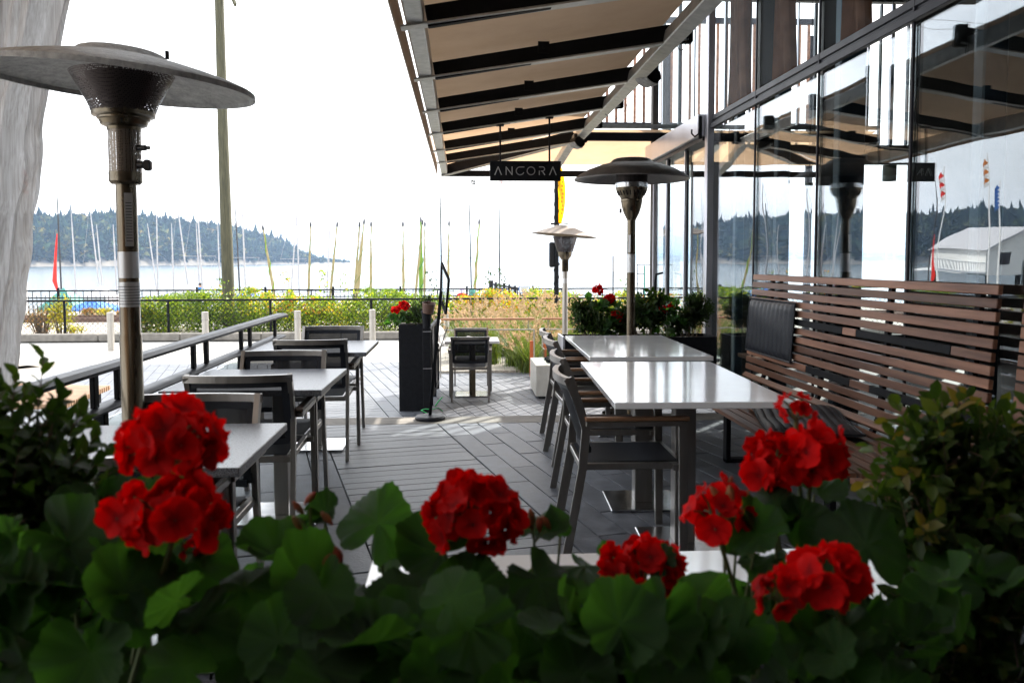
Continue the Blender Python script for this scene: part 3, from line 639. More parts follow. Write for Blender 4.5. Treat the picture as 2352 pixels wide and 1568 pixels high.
# drapes
def drape(y0, y1, label, x=2.62, z0=2.82, z1=5.2, gather=0.0):
    n = 64; rows = []
    for j in range(14):
        z = z0+(z1-z0)*j/13; r_ = []
        for i in range(n+1):
            t = i/n; g_ = gather*math.sin(math.pi*min(1, (z-z0)/1.4))*0
            y = y0+(y1-y0)*t; r_.append(Vector((x+.045*math.sin(t*58+.6*math.sin(z*1.3))+.01*math.sin(t*17+z*3), y+.014*math.sin(z*2+t*9), z)))
        rows.append(r_)
    o = MB().grid(rows).build('curtain', 'drape'); tag(o, label, 'curtain', 'brown curtains behind the upper glass'); return o
drape(7.78, 8.2, 'orange-brown gathered curtain behind upper glass beside the silver corner post')
drape(6.72, 7.02, 'dark brown gathered curtain behind the second upper pane from the silver post')
drape(5.48, 5.74, 'dark brown gathered curtain behind the third upper pane from the silver post')
drape(4.2, 4.5, 'dark brown curtain behind the upper pane nearest the picture corner')

# ------------------------------------------------------------------ awning
EX, EZ, RX, RZ = -.27, 2.55, 1.37, 2.81
ribsY = [10.5, 9.37, 8.155, 6.94, 5.72, 4.47, 3.22, 1.97, .72, -.53, -1.78]
aw = thing('awning', 'tan fabric awning with black ribs and galvanised edge beam over the terrace', 'awning', (0, 10.5, 2.5))
def A(mb, name, m, **k):
    o = mb.build(name, m, None, **k); o.parent = aw; o.location = (0, -10.5, -2.5); return o
for y in ribsY:
    A(MB().bar((EX+.10, y, EZ+.055), (RX+.12, y, RZ+.055+.02), .05, .108, bev=.004), 'rib', 'black')
    A(MB().bar((EX-.03, y-.01, EZ-.005), (RX+.14, y-.01, RZ+.013), .085, .01), 'rib_flange', 'galv')
    if y < 10: A(MB().box((.55, y-.034, EZ+.13+.08), (.075, .014, .075)).box((.55, y-.043, EZ+.21), (.018, .01, .018)), 'bracket', 'black')
for a, b in zip(ribsY[:-1], ribsY[1:]):
    A(MB().box((EX+.045, (a+b)/2, EZ+.08), (.085, a-b-.06, .13), bev=.006), 'edge_beam', 'galv')
    rows = []
    for i in range(9):
        t = i/8; rows.append([Vector((EX-.03+(RX+.03-EX)*t, b+(a-b)*s, EZ+.135+(RZ-EZ)*t-.014*math.sin(math.pi*s)*math.sin(math.pi*t))) for s in (0, .25, .5, .75, 1)])
    A(MB().grid(rows), 'fabric_panel', 'fabric')
    A(MB().box((EX-.055, (a+b)/2, EZ+.085), (.012, a-b-.012, .17), bev=.003), 'valance', 'valance')
A(MB().box((RX+.03, 4.36, RZ+.02), (.10, 12.3, .10), Matrix.Rotation(R(12), 3, 'Y'), bev=.006), 'ridge_beam', 'galv')
# hipped end
C0 = Vector((EX, 12.0, EZ)); C1 = Vector((RX, 10.5, RZ)); XE = 5.2
A(MB().bar(C0+Vector((.08, -.06, .07)), C1+Vector((0, 0, .07)), .055, .14), 'hip_rib', 'black')
A(MB().bar(C0+Vector((.04, -.03, -.006)), C1+Vector((0, 0, -.006)), .08, .01), 'rib_flange', 'galv')
for xx in (1.27, 3.2, 5.15):
    top = RX if xx < 2 else xx
    A(MB().bar((xx, 12.0, EZ+.03), (top, 10.5, RZ+.03), .10, .09, bev=.005), 'end_rafter', 'galv')
A(MB().grid([[C0+Vector((-.03, 0, .16)), Vector((EX-.03, 10.5, EZ+.16))], [C1+Vector((0, 0, .16)), C1+Vector((0, 0, .16))]]), 'fabric_panel', 'fabric')
A(MB().grid([[Vector((EX-.03+(XE-EX)*t, 12.02, EZ+.16)), Vector((max(RX, RX+(XE-RX)*t), 10.52, RZ+.16))] for t in [i/12 for i in range(13)]]), 'fabric_panel', 'fabric')
A(MB().box(((EX+XE)/2, 12.0, EZ+.03), (XE-EX, .07, .08), bev=.005), 'end_beam', 'black')
A(MB().box((EX+.045, 11.27, EZ+.08), (.085, 1.4, .13), bev=.006), 'edge_beam', 'galv')
A(MB().box((EX-.055, 11.27, EZ+.085), (.012, 1.48, .17), bev=.003), 'valance', 'valance')
A(MB().box((3.3, 10.5, RZ+.07), (3.8, .07, .10), bev=.005), 'ridge_bar', 'black')
A(MB().box((3.3, 10.46, RZ+.19), (3.8, .03, .05)), 'ridge_bar', 'galv')
# stacked closure above ribs toward wall
for y in ribsY[:7]: A(MB().box((RX+.13, y, RZ+.07), (.10, .06, .15), bev=.01), 'end_block', 'blackp')

# marquee roof to the left of the camera, from which the vinyl side hangs
mq = thing('marquee_roof', 'tan fabric marquee roof over the near left tables', 'marquee', (-2.3, 2, 2.9))
rows = [[Vector((x+2.3, y-2, .12-.05*abs(x+2.3))) for x in (-4.6, -3.6, -2.8, -2.2, -1.5)] for y in (-2, 0, 2, 3.95)]
MB().grid(rows).build('canopy', 'fabric', mq)
for y in (-4, -1.6, .4, 1.95): MB().bar((-2.2, y, -.06), (.8, y, .02), .06, .1).build('rafter', 'black', mq)
MB().bar((-1.9, -4, .0), (-1.9, 1.95, .0), .06, .1).build('rail', 'galv', mq)
# vinyl curtain
ex_y = [-120, 0, 120, 220, 310, 413, 440, 472, 499, 561, 628, 709, 749, 794, 870, 900]
ex_x = [205, 188, 163, 135, 120, 115, 113, 105, 96, 89, 81, 72, 65, 59, 50, 45]
rows = []
for j in range(90):
    py = -115+ (895+115)*j/89; pr_ = at(float(np.interp(py, ex_y, ex_x)), py, 3.9); r_ = []
    x0 = -3.3; tight = 1-.5*j/89
    for i in range(120):
        t = (i/119); x = x0+(pr_.x-x0)*t
        fold = .05*math.sin(t*34+.5*math.sin(j*.05))*(.5+.5*t)+.014*math.sin(t*150+.8*math.sin(j*.04))*(1-.4*j/89)+.02*math.sin(t*81+j*.03)+.006*math.sin(t*40+j*.6)*min(1, j/50)+.012*math.sin(j*.33+t*13)*math.exp(-((j-52)/14)**2)
        r_.append(Vector((x+.02*math.sin(j*.07+t*9)*(1-t), 3.9+fold-.10*t*t, pr_.z)))
    rows.append(r_)
o = MB().grid(rows).build('vinyl_curtain', 'vinyl'); tag(o, 'cloudy clear vinyl curtain gathered at the left edge of the terrace', 'curtain')
# ------------------------------------------------------------------ chairs
def make_chair(arm_mat, label, group):
    t = thing('armchair', label, 'chair', group=group)
    w = .235
    for s in (-1, 1):
        mb = MB(); mb.sweep([(s*w, -.30, 0), (s*w, -.225, .42), (s*w, -.21, .60), (s*w, -.245, .72), (s*w, -.295, .832)], [(-.011, -.019), (.011, -.019), (.011, .019), (-.011, .019)], up=(0, 1, 0)); mb.build('leg', 'steel', t, smooth=False)
        MB().bar((s*.265, .235, 0), (s*.262, .225, .625), .024, .038, up=(0, 1, 0), bev=.002).build('leg', 'steel', t, smooth=False)
        MB().bar((s*.262, -.215, .628), (s*.264, .248, .628), .038, .022, bev=.002).build('arm_rail', 'steel', t, smooth=False)
        MB().bar((s*.262, -.218, .650), (s*.264, .256, .650), .040, .018, bev=.004).build('armrest', arm_mat, t)
        MB().box((s*.222, .0, .425), (.026, .46, .03), bev=.003).build('seat_rail', 'steel', t, smooth=False)
        MB().box((s*.250, .2, .425), (.04, .03, .026)).build('spacer', 'steel', t, smooth=False)
    MB().box((0, .232, .422), (.50, .028, .034), bev=.003).build('seat_rail', 'steel', t, smooth=False)
    MB().box((0, -.222, .418), (.445, .024, .03), bev=.003).build('stretcher', 'steel', t, smooth=False)
    rows = [[Vector((x, y, .443-.012*(1-(x/.2)**2)*(1-(y/.24)**2))) for x in [(-.2+.04*i) for i in range(11)]] for y in [(-.215+.0435*j) for j in range(11)]]
    g = MB().grid(rows); g.grid([[p-Vector((0, 0, .006)) for p in r] for r in rows]); g.build('seat', 'sling', t)
    # back: curved top rail and mesh
    def by(x, z): return -.21-(z-.58)*.33-.032*(1-(x/.235)**2)
    pts = [Vector((x, by(x, .815)-.006, .818)) for x in [-.247+.0494*i for i in range(11)]]
    MB().sweep(pts, [(-.013, -.017), (.013, -.017), (.013, .017), (-.013, .017)]).build('back_rail', 'steel', t)
    rows = [[Vector((x, by(x, z), z)) for x in [-.222+.0444*i for i in range(11)]] for z in (.50, .58, .66, .74, .803)]
    MB().grid(rows).build('backrest', 'mesh', t)
    for x in (-.212, .212): MB().bar((x, by(x, .5), .5), (x, by(x, .8), .8), .034, .012, up=(0, 1, 0)).build('backrest_edge', 'sling', t)
    MB().sweep([Vector((x, by(x, .5), .5)) for x in [-.212+.0424*i for i in range(11)]], [(-.007, -.014), (.007, -.014), (.007, .014), (-.007, .014)]).build('backrest_edge', 'sling', t)
    MB().sweep([Vector((x, by(x, .79), .79)) for x in [-.212+.0424*i for i in range(11)]], [(-.007, -.014), (.007, -.014), (.007, .014), (-.007, .014)]).build('backrest_edge', 'sling', t)
    return t
chL = make_chair('darkwood', 'chair', 'dark armchairs at the grey stone tables')
PI = math.pi
# back-top stands at local y -.295; facing +Y: rz 0, facing -Y: rz pi
spotsL = [(-1.05, 4.02, 0, 'black-mesh armchair, back to the camera, at the near side of the middle grey stone table'),
          (-1.05, 5.10, PI, 'steel armchair facing the camera on the far side of the middle grey stone table'),
          (-1.03, 5.82, 0, 'dark armchair, back to the camera, at the near side of the farthest grey stone table'),
          (-1.05, 7.02, PI, 'dark armchair facing the camera behind the farthest grey stone table, nearest the planter'),
          (-1.05, 3.44, PI, 'pale steel armchair facing the camera behind the nearest grey stone table, below the big heater'),
          (-1.06, 2.36, 0, 'armchair at the near side of the nearest grey stone table, mostly behind red geraniums')]
for i, (x, yb, rz, lb) in enumerate(spotsL):
    place(chL, i == 0, (x, yb+(.295 if rz == 0 else -.295), 0), rz+random.uniform(-.03, .03), lb)
chR = make_chair('teak', 'chair', 'teak-armed chairs along the white tables')
spotsR = [(.775, 4.04, 'teak-armed steel chair nearest the camera at the left side of the near white table'),
          (.84, 4.80, 'second teak-armed chair from the camera, at the far half of the near white table'),
          (.90, 5.80, 'third teak-armed chair from the camera, at the near half of the far white table'),
          (.93, 6.44, 'farthest teak-armed chair, at the far end of the far white table beside the steel bowl')]
for i, (x, y, lb) in enumerate(spotsR):
    place(chR, i == 0, (x, y, 0), -PI/2+random.uniform(-.03, .03), lb)
mid = [(.105, 11.10, 0, 'armchair with its back to the camera at the small white table on the sunny plaza'),
       (.135, 11.95, PI, 'armchair facing the camera behind the small white table on the sunny plaza')]
for x, y, rz, lb in mid:
    o = copy_tree(chL); o.location = (x, y, LOW); o.rotation_euler = (0, 0, rz); o['label'] = lb; o['group'] = 'chairs on the sunny plaza'

# ------------------------------------------------------------------ tables
def table(label, x, y, rz, sx, sy, top, m, posts, pl=.42, z=0., post_m='steel', th=.03, group=None, pw=.075):
    t = thing('dining_table', label, 'table', (x, y, z), rz, group)
    MB().box((0, 0, top-th/2), (sx, sy, th), bev=.003).build('tabletop', m, t)
    for px_, py_ in posts:
        MB().box((px_, py_, .008), (pl, pl, .014), bev=.004).build('base_plate', 'plate', t)
        MB().box((px_, py_, top/2-.012), (pw, pw, top-.05), bev=.004).build('post', post_m, t)
        MB().box((px_, py_, top-th-.012), (.3, .3, .018)).build('mounting_plate', 'black', t)
    return t
table('nearest grey stone table, behind the left red geraniums', -1.06, 2.95, 0, .77, .72, .74, 'granite', [(.14, .05)], group='grey stone tables')
table('middle grey stone table of the left row', -1.065, 4.58, R(-1), .78, .83, .74, 'granite', [(.10, 0)], pl=.42, group='grey stone tables')
table('farthest grey stone table of the left row', -1.07, 6.32, 0, .83, .90, .74, 'granite', [(0, 0)], group='grey stone tables')
table('near white quartz table beside the slatted bench', 1.10, 4.425, R(-2.4), .80, 1.52, .74, 'quartz', [(-.02, -.42), (-.10, .27)], group='white tables by the bench', pw=.10, pl=.40)
table('far white quartz table in front of the black planter', 1.25, 6.25, R(-1.3), .81, 1.6, .74, 'quartz', [(0, -.42), (0, .42)], group='white tables by the bench', pw=.09, pl=.40)
table('white table glimpsed close behind the geranium leaves', .33, 1.60, 0, 1.04, .34, .74, 'quartz', [(-.1, 0)], pl=.3)
ct = table('small white table with a steel post on the sunny plaza', .14, 11.52, 0, .72, .62, .74, 'quartz', [(0, -.1)], z=LOW, post_m='bronze', pw=.085, pl=.46, th=.035)
nk = MB(); nk.add([(-.12, -.06, .0), (.13, -.05, .0), (.12, .08, .0), (-.10, .06, .0), (-.04, .0, .055), (.05, .01, .03)], [(0, 1, 5, 4), (1, 2, 5), (2, 3, 4, 5), (3, 0, 4)])
tag(nk.build('napkin', 'white', None, (.12, 11.42, LOW+.742), smooth=False), 'folded white napkin on the small plaza table', 'napkin')

# ------------------------------------------------------------------ slatted bench
bn = thing('slatted_bench', 'long high-backed bench of brown timber slats along the glass wall', 'bench', (1.62, 3.68, 0))
BY0, BY1 = 3.66, 6.86; BL = BY1-BY0; bc = (BY0+BY1)/2-3.68
prof = []                                       # (x, z, tilt) of slat centres
for k in range(8): prof.append((.03+k*.079, .405-.004*k+(.004 if k == 0 else 0), 0.0))
prof += [(.655, .385, .25), (.705, .43, .75)]
for k in range(13): prof.append((.722+k*.0045, .500+k*.0605, PI/2-.07))
slm = MB().box((0, 0, 0), (.058, BL, .024), bev=.003).mesh('slat', 'ipe')
bkm = MB().box((0, 0, 0), (.044, BL, .024), bev=.003).mesh('slat', 'ipe')
def slat(me, x, z, tilt, y=bc):
    o = link('slat', me, bn, (x, y, z)); o.rotation_euler = (0, -tilt, 0); return o
def piece(x, z, tilt, y0, y1, m, wd):
    mb = MB().box((0, 0, 0), (wd, y1-y0-.004, .024), bev=.003)
    if m == 'black':
        for k in range(int((y1-y0)/.05)): mb.box((.012, -(y1-y0)/2+.03+k*.05, .0125), (.005, .005, .002))
    o = mb.build('slat' if m == 'ipe' else 'metal_strip', m, bn, (x, (y0+y1)/2-3.68, z)); o.rotation_euler = (0, -tilt, 0)
segs = {17: [(3.66, 3.98, 'ipe'), (3.98, 4.98, 'black'), (4.98, 5.16, 'ipe'), (5.16, 6.0, 'black'), (6.0, 6.86, 'ipe')],
        12: [(3.66, 4.75, 'black'), (4.75, 5.0, 'ipe'), (5.0, 5.66, 'black'), (5.66, 6.86, 'ipe')],
        6: [(3.66, 4.3, 'ipe'), (4.3, 4.6, 'black'), (4.6, 6.86, 'ipe')]}
for i, (x, z, tl_) in enumerate(prof):
    wd = .058 if i < 8 else .044
    if i in segs:
        for a, b, m_ in segs[i]: piece(x, z, tl_, a, b, m_, wd)
    else: slat(slm if i < 8 else bkm, x, z, tl_)
for y in (3.84, 4.66, 5.48, 6.5):
    yy = y-3.68
    pts = [(.05, yy, .375), (.60, yy, .355), (.70, yy, .385), (.745, yy, .48), (.80, yy, 1.24)]
    MB().sweep(pts, [(-.02, -.012), (.02, -.012), (.02, .012), (-.02, .012)]).build('frame', 'black', bn, smooth=False)
for y in (4.0, 5.62):
    yy = y-3.68
    MB().box((.17, yy, .19), (.03, .07, .38)).box((.17, yy, .012), (.03, .07, .024)).box((.42, yy, .013), (.5, .07, .026)).box((.66, yy, .19), (.03, .07, .36)).build('leg', 'black', bn, smooth=False)
# next bench beyond the picture edge
b2 = thing('slatted_bench', 'dark end of a second slatted bench at the right picture edge', 'bench', (1.62, 1.7, 0))
for i, (x, z, tl_) in enumerate(prof):
    o = link('slat', MB().box((0, 0, 0), (.05, 1.85, .024), bev=.003).mesh('slat', 'ipe') if i == 0 else bpy.data.objects['slat_b2'].data, b2, (x+.05, .93, z)); 
    if i == 0: o.name = 'slat_b2'
    o.rotation_euler = (0, -tl_, 0)
bpy.data.objects['slat_b2'].name = 'slat'
for yy in (.2, 1.0, 1.7):
    MB().sweep([(.05, yy, .375), (.60, yy, .355), (.70, yy, .385), (.80, yy, .48), (.86, yy, 1.24)], [(-.02, -.012), (.02, -.012), (.02, .012), (-.02, .012)]).build('frame', 'black', b2, smooth=False)
    MB().box((.17, yy, .19), (.03, .07, .38)).box((.66, yy, .19), (.03, .07, .36)).build('leg', 'black', b2, smooth=False)
# leather pads: ribbed
def pad(name, label, fr, w, h, ribs, warp=.0, th=.03):
    rows = []; nx = ribs*4
    for j in range(15):
        v = j/14; r_ = []
        for i in range(nx+1):
            u = i/nx; e = min(u, 1-u, 1); ev = min(v, 1-v)
            prof_ = th*(1-math.exp(-e*30))*(1-math.exp(-ev*22)); rib = .75+.25*abs(math.sin(math.pi*u*ribs))**.5
            r_.append(fr(Vector(((u-.5)*w, (v-.5)*h, prof_*rib+warp*math.sin(u*5+v*3)*math.sin(v*7+1)))))
        rows.append(r_)
    mb = MB().grid(rows)
    q = [fr(Vector(((a-.5)*w, (b-.5)*h, 0))) for a, b in ((0, 0), (1, 0), (1, 1), (0, 1))]
    mb.tube([fr(Vector((x, y, .008))) for x, y in ([((i/8-.5)*w, -h/2) for i in range(9)]+[(w/2, (i/8-.5)*h) for i in range(1, 9)]+[((.5-i/8)*w, h/2) for i in range(1, 9)]+[(-w/2, (.5-i/8)*h) for i in range(1, 9)])], .007, 6)
    o = mb.build(name, 'leather'); return tag(o, label, 'cushion')
# back pad: leans on the slats; local u along Y, v up
P0 = Vector((2.338, 6.33, .85)); ups = Vector((.07, 0, 1)).normalized()
pad('back_cushion', 'black leather back cushion with vertical stitching leaning on the bench slats', lambda p: P0+Vector((0, -1, 0))*p.x+ups*p.y+Vector((-1, 0, .07))*(p.z+.004), .94, .42, 11, .004)
P1 = Vector((2.0, 4.88, .405))
def fr1(p):
    a = R(-12); x = p.x*math.cos(a)-p.y*math.sin(a); y = p.x*math.sin(a)+p.y*math.cos(a)
    return P1+Vector((x, y, p.z+.012+.02*max(0, math.sin(p.y*7))))
pad('seat_cushion', 'creased black leather seat cushion lying loose on the bench', fr1, .5, .86, 10, .006)
pad('seat_cushion', 'flat black seat cushion at the far end of the bench', lambda p: Vector((1.98, 6.28, .408))+Vector((p.y, -p.x, p.z)), .8, .46, 10, .002)

# ------------------------------------------------------------------ heaters
def heater_big():
    t = thing('patio_heater', 'large weathered patio heater with wide domed hood beside the vinyl curtain', 'patio heater', (-1.27, 3.35, 0))
    MB().lathe([(0, .002), (.25, .002), (.25, .02), (.22, .035), (.06, .05), (.0, .05)], 32).build('base', 'bronze', t)
    MB().lathe([(.041, .04), (.041, 1.08), (.0375, 1.085), (.0375, 1.67)], 24).build('pole', 'bronze', t)
    MB().lathe([(.052, 1.655), (.060, 1.665), (.060, 1.685), (.0605, 1.69), (.0605, 1.70)], 28, cap=True).build('collar', 'bronze', t)
    MB().lathe([(.0585, 1.698), (.0585, 1.862)], 28).build('control_sleeve', 'perf2', t)
    MB().lathe([(.030, 1.69), (.030, 1.88)], 16).build('burner_tube', 'black', t)
    MB().lathe([(.060, 1.856), (.062, 1.868), (.082, 1.876), (.088, 1.893), (.094, 1.897), (.094, 1.903), (.112, 1.909), (.114, 1.928)], 32).build('burner_ring', 'bronze', t)
    MB().lathe([(.113, 1.922), (.125, 1.955), (.16, 2.02), (.185, 2.065)], 36).build('emitter_screen', 'perf', t)
    MB().lathe([(.05, 1.90), (.075, 1.95), (.11, 2.02), (.13, 2.06)], 20).build('emitter_core', 'black', t)
    rot = Matrix.Rotation(R(4.6), 3, 'Y') @ Matrix.Rotation(R(1.5), 3, 'X')
    pr = [(.0, .0), (.13, -.003), (.15, -.010), (.175, -.030), (.20, -.036), (.27, -.050), (.36, -.072), (.43, -.092), (.475, -.108), (.488, -.116), (.490, -.136), (.482, -.135), (.478, -.118), (.42, -.098), (.35, -.080), (.26, -.060), (.18, -.048), (.0, -.046)]
    MB().lathe(pr, 72, (0, 0, 2.158), rot).build('hood', 'hood', t)
    for a in (1.8, 2.1, .2): MB().box(Vector((0, 0, 2.158))+rot@Vector((.16*math.cos(a), .16*math.sin(a), .0)), (.012, .012, .03)).build('bolt', 'black', t)
    k = MB(); k.tube([(.05, -.015, 1.79), (.085, -.02, 1.79)], .011, 12); k.tube([(.07, -.018, 1.79), (.1, -.022, 1.79)], .007, 10); k.build('igniter', 'knob', t)
    k = MB(); k.tube([(.05, -.015, 1.727), (.075, -.018, 1.727)], .014, 12); k.box((.09, -.02, 1.725), (.030, .034, .042), bev=.008); k.build('knob', 'knob', t)
    lb = MB().lathe([(.0382, 1.30), (.0382, 1.40)], 24); lb.build('label_plate', 'label', t)
    MB().lathe([(.0382, 1.19), (.0382, 1.285)], 24).build('label_plate', 'label', t)
    for zz in [1.20+.011*i for i in range(7)]: MB().lathe([(.0386, zz), (.0386, zz+.003)], 24).build('label_text', 'print', t)
    MB().box((.02, -.034, 1.52), (.028, .004, .20), Matrix.Rotation(R(28), 3, 'Z')).build('label_plate', 'label', t)
    for i in range(14): MB().box((.021, -.0362, 1.44+.011*i), (.022, .002, .003), Matrix.Rotation(R(28), 3, 'Z')).build('label_text', 'print', t)
    return t
heater_big()
t = thing('patio_heater', 'tall patio heater with dark domed hood behind the far white table', 'patio heater', (1.487, 7.42, 0))
MB().lathe([(0, .002), (.25, .002), (.25, .02), (.22, .035), (.06, .05), (.0, .05)], 32).build('base', 'bronze', t)
MB().lathe([(.0375, .04), (.0375, 1.72)], 24).build('pole', 'bronze', t)
MB().lathe([(.038, 1.715), (.045, 1.73), (.07, 1.78), (.088, 1.84), (.092, 1.872)], 32).build('control_housing', 'bronze', t)
MB().lathe([(.094, 1.872), (.096, 1.876), (.096, 1.896), (.094, 1.90)], 32).build('burner_ring', 'bronze', t)
cn = MB().lathe([(.094, 1.90), (.105, 1.92), (.135, 1.975), (.14, 1.995)], 36); cn.build('burner_cone', 'bronze', t)
for i in range(24):
    a = i*2*PI/24; MB().box((.121*math.cos(a), .121*math.sin(a), 1.948), (.006, .008, .045), Matrix.Rotation(a, 3, 'Z') @ Matrix.Rotation(R(27), 3, 'Y')).build('slot', 'black', t)
MB().lathe([(.142, 1.995), (.143, 2.0), (.143, 2.036), (.140, 2.04)], 36).build('burner_ring', 'plate', t)
MB().lathe([(.138, 2.035), (.138, 2.17)], 36).build('emitter_screen', 'perf', t)
MB().lathe([(.10, 2.03), (.11, 2.17)], 24).build('emitter_core', 'black', t)
MB().lathe([(0, 2.250), (.14, 2.247), (.165, 2.236), (.19, 2.21), (.27, 2.19), (.38, 2.150), (.46, 2.105), (.50, 2.072), (.497, 2.062), (.45, 2.092), (.37, 2.135), (.26, 2.175), (0, 2.19)], 64, rot=None).build('hood', 'hood_dark', t)
for i in range(3): MB().box((-.02+.006*i, -.088+.006*i, 1.80+.017*i), (.028, .02, .007), Matrix.Rotation(R(35), 3, 'Y')).build('vent', 'black', t)
MB().box((-.10, -.02, 1.795), (.02, .02, .04), bev=.005).build('knob', 'knob', t)
MB().lathe([(.0382, 1.26), (.0382, 1.42)], 24).build('label_plate', 'label', t)
MB().box((-.022, -.032, 1.51), (.02, .004, .15), Matrix.Rotation(R(-30), 3, 'Z')).build('label_plate', 'label', t)
t = thing('patio_heater', 'small brown-hooded patio heater standing beyond the fire table in front of the lamp post', 'patio heater', (1.585, 13.0, LOW))
zz = -LOW
MB().lathe([(0, .002), (.24, .002), (.24, .02), (.2, .035), (.06, .05), (0, .05)], 28).build('base', 'steelflat', t)
MB().lathe([(.042, .04), (.042, 1.2+zz)], 20).build('pole', 'steelflat', t)
MB().box((0, 0, 1.30+zz), (.10, .10, .2), bev=.01).build('control_housing', 'bronze', t)
MB().tube([(0, -.045, 1.31+zz), (0, -.07, 1.31+zz)], .02, 12).build('knob', 'knob', t)
MB().lathe([(.055, 1.38+zz), (.10, 1.44+zz), (.11, 1.50+zz)], 24, cap=True).build('burner_ring', 'bronze', t)
MB().lathe([(.12, 1.50+zz), (.19, 1.735+zz)], 28).build('emitter_screen', 'perf', t)
rot = Matrix.Rotation(R(5), 3, 'Y')
MB().lathe([(0, .0), (.14, -.004), (.17, -.03), (.33, -.085), (.47, -.145), (.50, -.148), (.50, -.155), (.46, -.153), (.32, -.1), (0, -.05)], 48, (0, 0, 1.90+zz), rot).build('hood', 'hood_brown', t)
MB().lathe([(.0428, 1.02+zz), (.0428, 1.1+zz)], 20).build('label_plate', 'label', t)

# ------------------------------------------------------------------ left railing
rl = thing('railing', 'black railing with broad flat handrail and lower ledge on paired posts along the left', 'railing', (-1.62, 7.6, 0))
XR = 0.0
def hand(z, y0, y1, w, h, nm, m, rnd=False):
    sec = [(-w/2, -h/2), (w/2, -h/2), (w/2+.006, 0), (w/2-.012, h/2), (-w/2+.012, h/2), (-w/2-.006, 0)]
    MB().sweep([(XR, y0, z), (XR, y1, z)] if not rnd else [(XR, y0, z), (XR, y1-.09, z), (XR, y1-.03, z-.004), (XR, y1+.01, z-.014)], sec).build(nm, m, rl)
hand(.885, -8.2, .26, .085, .032, 'handrail', 'frame', True)
hand(.705, -8.2, .10, .10, .022, 'ledge', 'frame')
for y in (7.5, 6.62, 6.36, 5.5, 5.24, 4.1, 3.84, 2.7):
    MB().box((0, y-7.6, .795), (.022, .05, .155), bev=.003).build('baluster', 'black', rl)
for y in (7.55, 6.36, 5.24, 3.9, 2.7):
    MB().box((0, y-7.6, .41), (.05, .05, .57), bev=.004).build('post', 'black', rl)
for y0, y1 in ((2.75, 3.86), (3.94, 5.2), (5.28, 6.32)): MB().box((0, (y0+y1)/2-7.6, .40), (.01, y1-y0, .50)).build('glass_panel', 'clear', rl, smooth=False)

# ------------------------------------------------------------------ partition, planter, menu stand
pl = thing('black_planter', 'tall black planter box at the edge of the sunlit plaza with a geranium in it', 'planter', (-.60, 10.33, LOW))
MB().box((0, 0, .52), (.30, .30, 1.04), bev=.004).build('box', 'black', pl); MB().box((0, 0, 1.043), (.27, .27, .006)).build('soil', 'soil', pl)
ws = thing('windscreen', 'black-framed glass windscreen running back from the tall black planter', 'windscreen', (-.405, 9.94, LOW))
wx = lambda y: .03*(y-9.94)
for y in (9.94, 10.6, 11.3, 12.0):
    hgt = 1.02 if y < 10 else .98
    MB().box((wx(y), y-9.94, hgt/2), (.095 if y < 10 else .05, .09 if y < 10 else .05, hgt), bev=.004).build('post', 'black', ws)
for a, b in ((9.99, 10.57), (10.63, 11.27), (11.33, 11.97)):
    MB().bar((wx(a), a-9.94, .97), (wx(b), b-9.94, .97), .04, .04).build('rail', 'black', ws); MB().bar((wx(a), a-9.94, .1), (wx(b), b-9.94, .1), .04, .05).build('rail', 'black', ws)
    MB().bar((wx(a), a-9.94, .53), (wx(b), b-9.94, .53), .008, .8).build('panel', 'frame', ws, smooth=False)
MB().box((.005, -.048, .98), (.1, .01, .006)).box((.005, -.048, .55), (.1, .01, .005)).build('trim', 'alu', ws)
MT['rollbrown'] = mat('brown_card', (.06, .027, .016), (.10, .045, .028), rough=.5)
rc = thing('rolled_blind', 'open brown cardboard roll standing in a black neck on the windscreen post', 'roll', (-.405, 9.94, LOW+1.02))
MB().lathe([(.045, 0), (.052, .12), (.066, .20)], 20, cap=True).build('neck', 'black', rc)
MB().lathe([(.064, .18), (.077, .30), (.072, .30), (.058, .18)], 24, rot=Matrix.Rotation(R(6), 3, 'Y') @ Matrix.Rotation(R(10), 3, 'X')).build('tube', 'rollbrown', rc)
cl = MB().grid([[Vector((-.33+.02*math.sin(j*1.7)+.028*i*(j/9)+.01*math.sin(i*4+j), 11.6+.10*i, .58-.045*j+.015*math.sin(i*2+j))) for i in range(6)] for j in range(10)])
tag(cl.build('cloth', 'white'), 'crumpled white cloth hanging over the windscreen end', 'cloth')
ms_ = thing('menu_stand', 'black menu stand with round base and tilted framed board in the aisle', 'menu stand', (-.278, 7.33, 0))
MB().lathe([(0, .002), (.124, .002), (.128, .008), (.128, .022), (.118, .034), (.03, .040), (0, .040)], 40).build('base', 'frame', ms_)
pt = at(1013, 668, 7.33)-Vector((-.278, 7.33, 0))
MB().bar((.0, 0, .035), tuple(Vector((0, 0, .035)).lerp(pt, 1.0)), .028, .028, up=(0, 1, 0), bev=.003).build('pole', 'black', ms_)
MB().bar((.05, 0, .50), (.16, .0, .80), .008, .008).build('strut', 'steel', ms_)
q = [at(1014.4, 604.2, 7.42), at(1031.2, 642.3, 7.14), at(1023.9, 719.9, 7.14), at(1012.2, 687.7, 7.42)]
q = [p-Vector((-.278, 7.33, 0)) for p in q]
nrm = (q[1]-q[0]).cross(q[3]-q[0]).normalized()
for i in range(4): MB().bar(q[i], q[(i+1) % 4], .018, .018, up=nrm).build('frame', 'black', ms_, smooth=False)
cen = sum(q, Vector())/4; bq = [cen+(p-cen)*.97 for p in q]
MB().add([p+nrm*.002 for p in bq]+[p-nrm*.002 for p in bq], [(0, 1, 2, 3), (7, 6, 5, 4), (0, 1, 5, 4), (1, 2, 6, 5), (2, 3, 7, 6), (3, 0, 4, 7)]).build('board', 'clear', ms_, smooth=False)
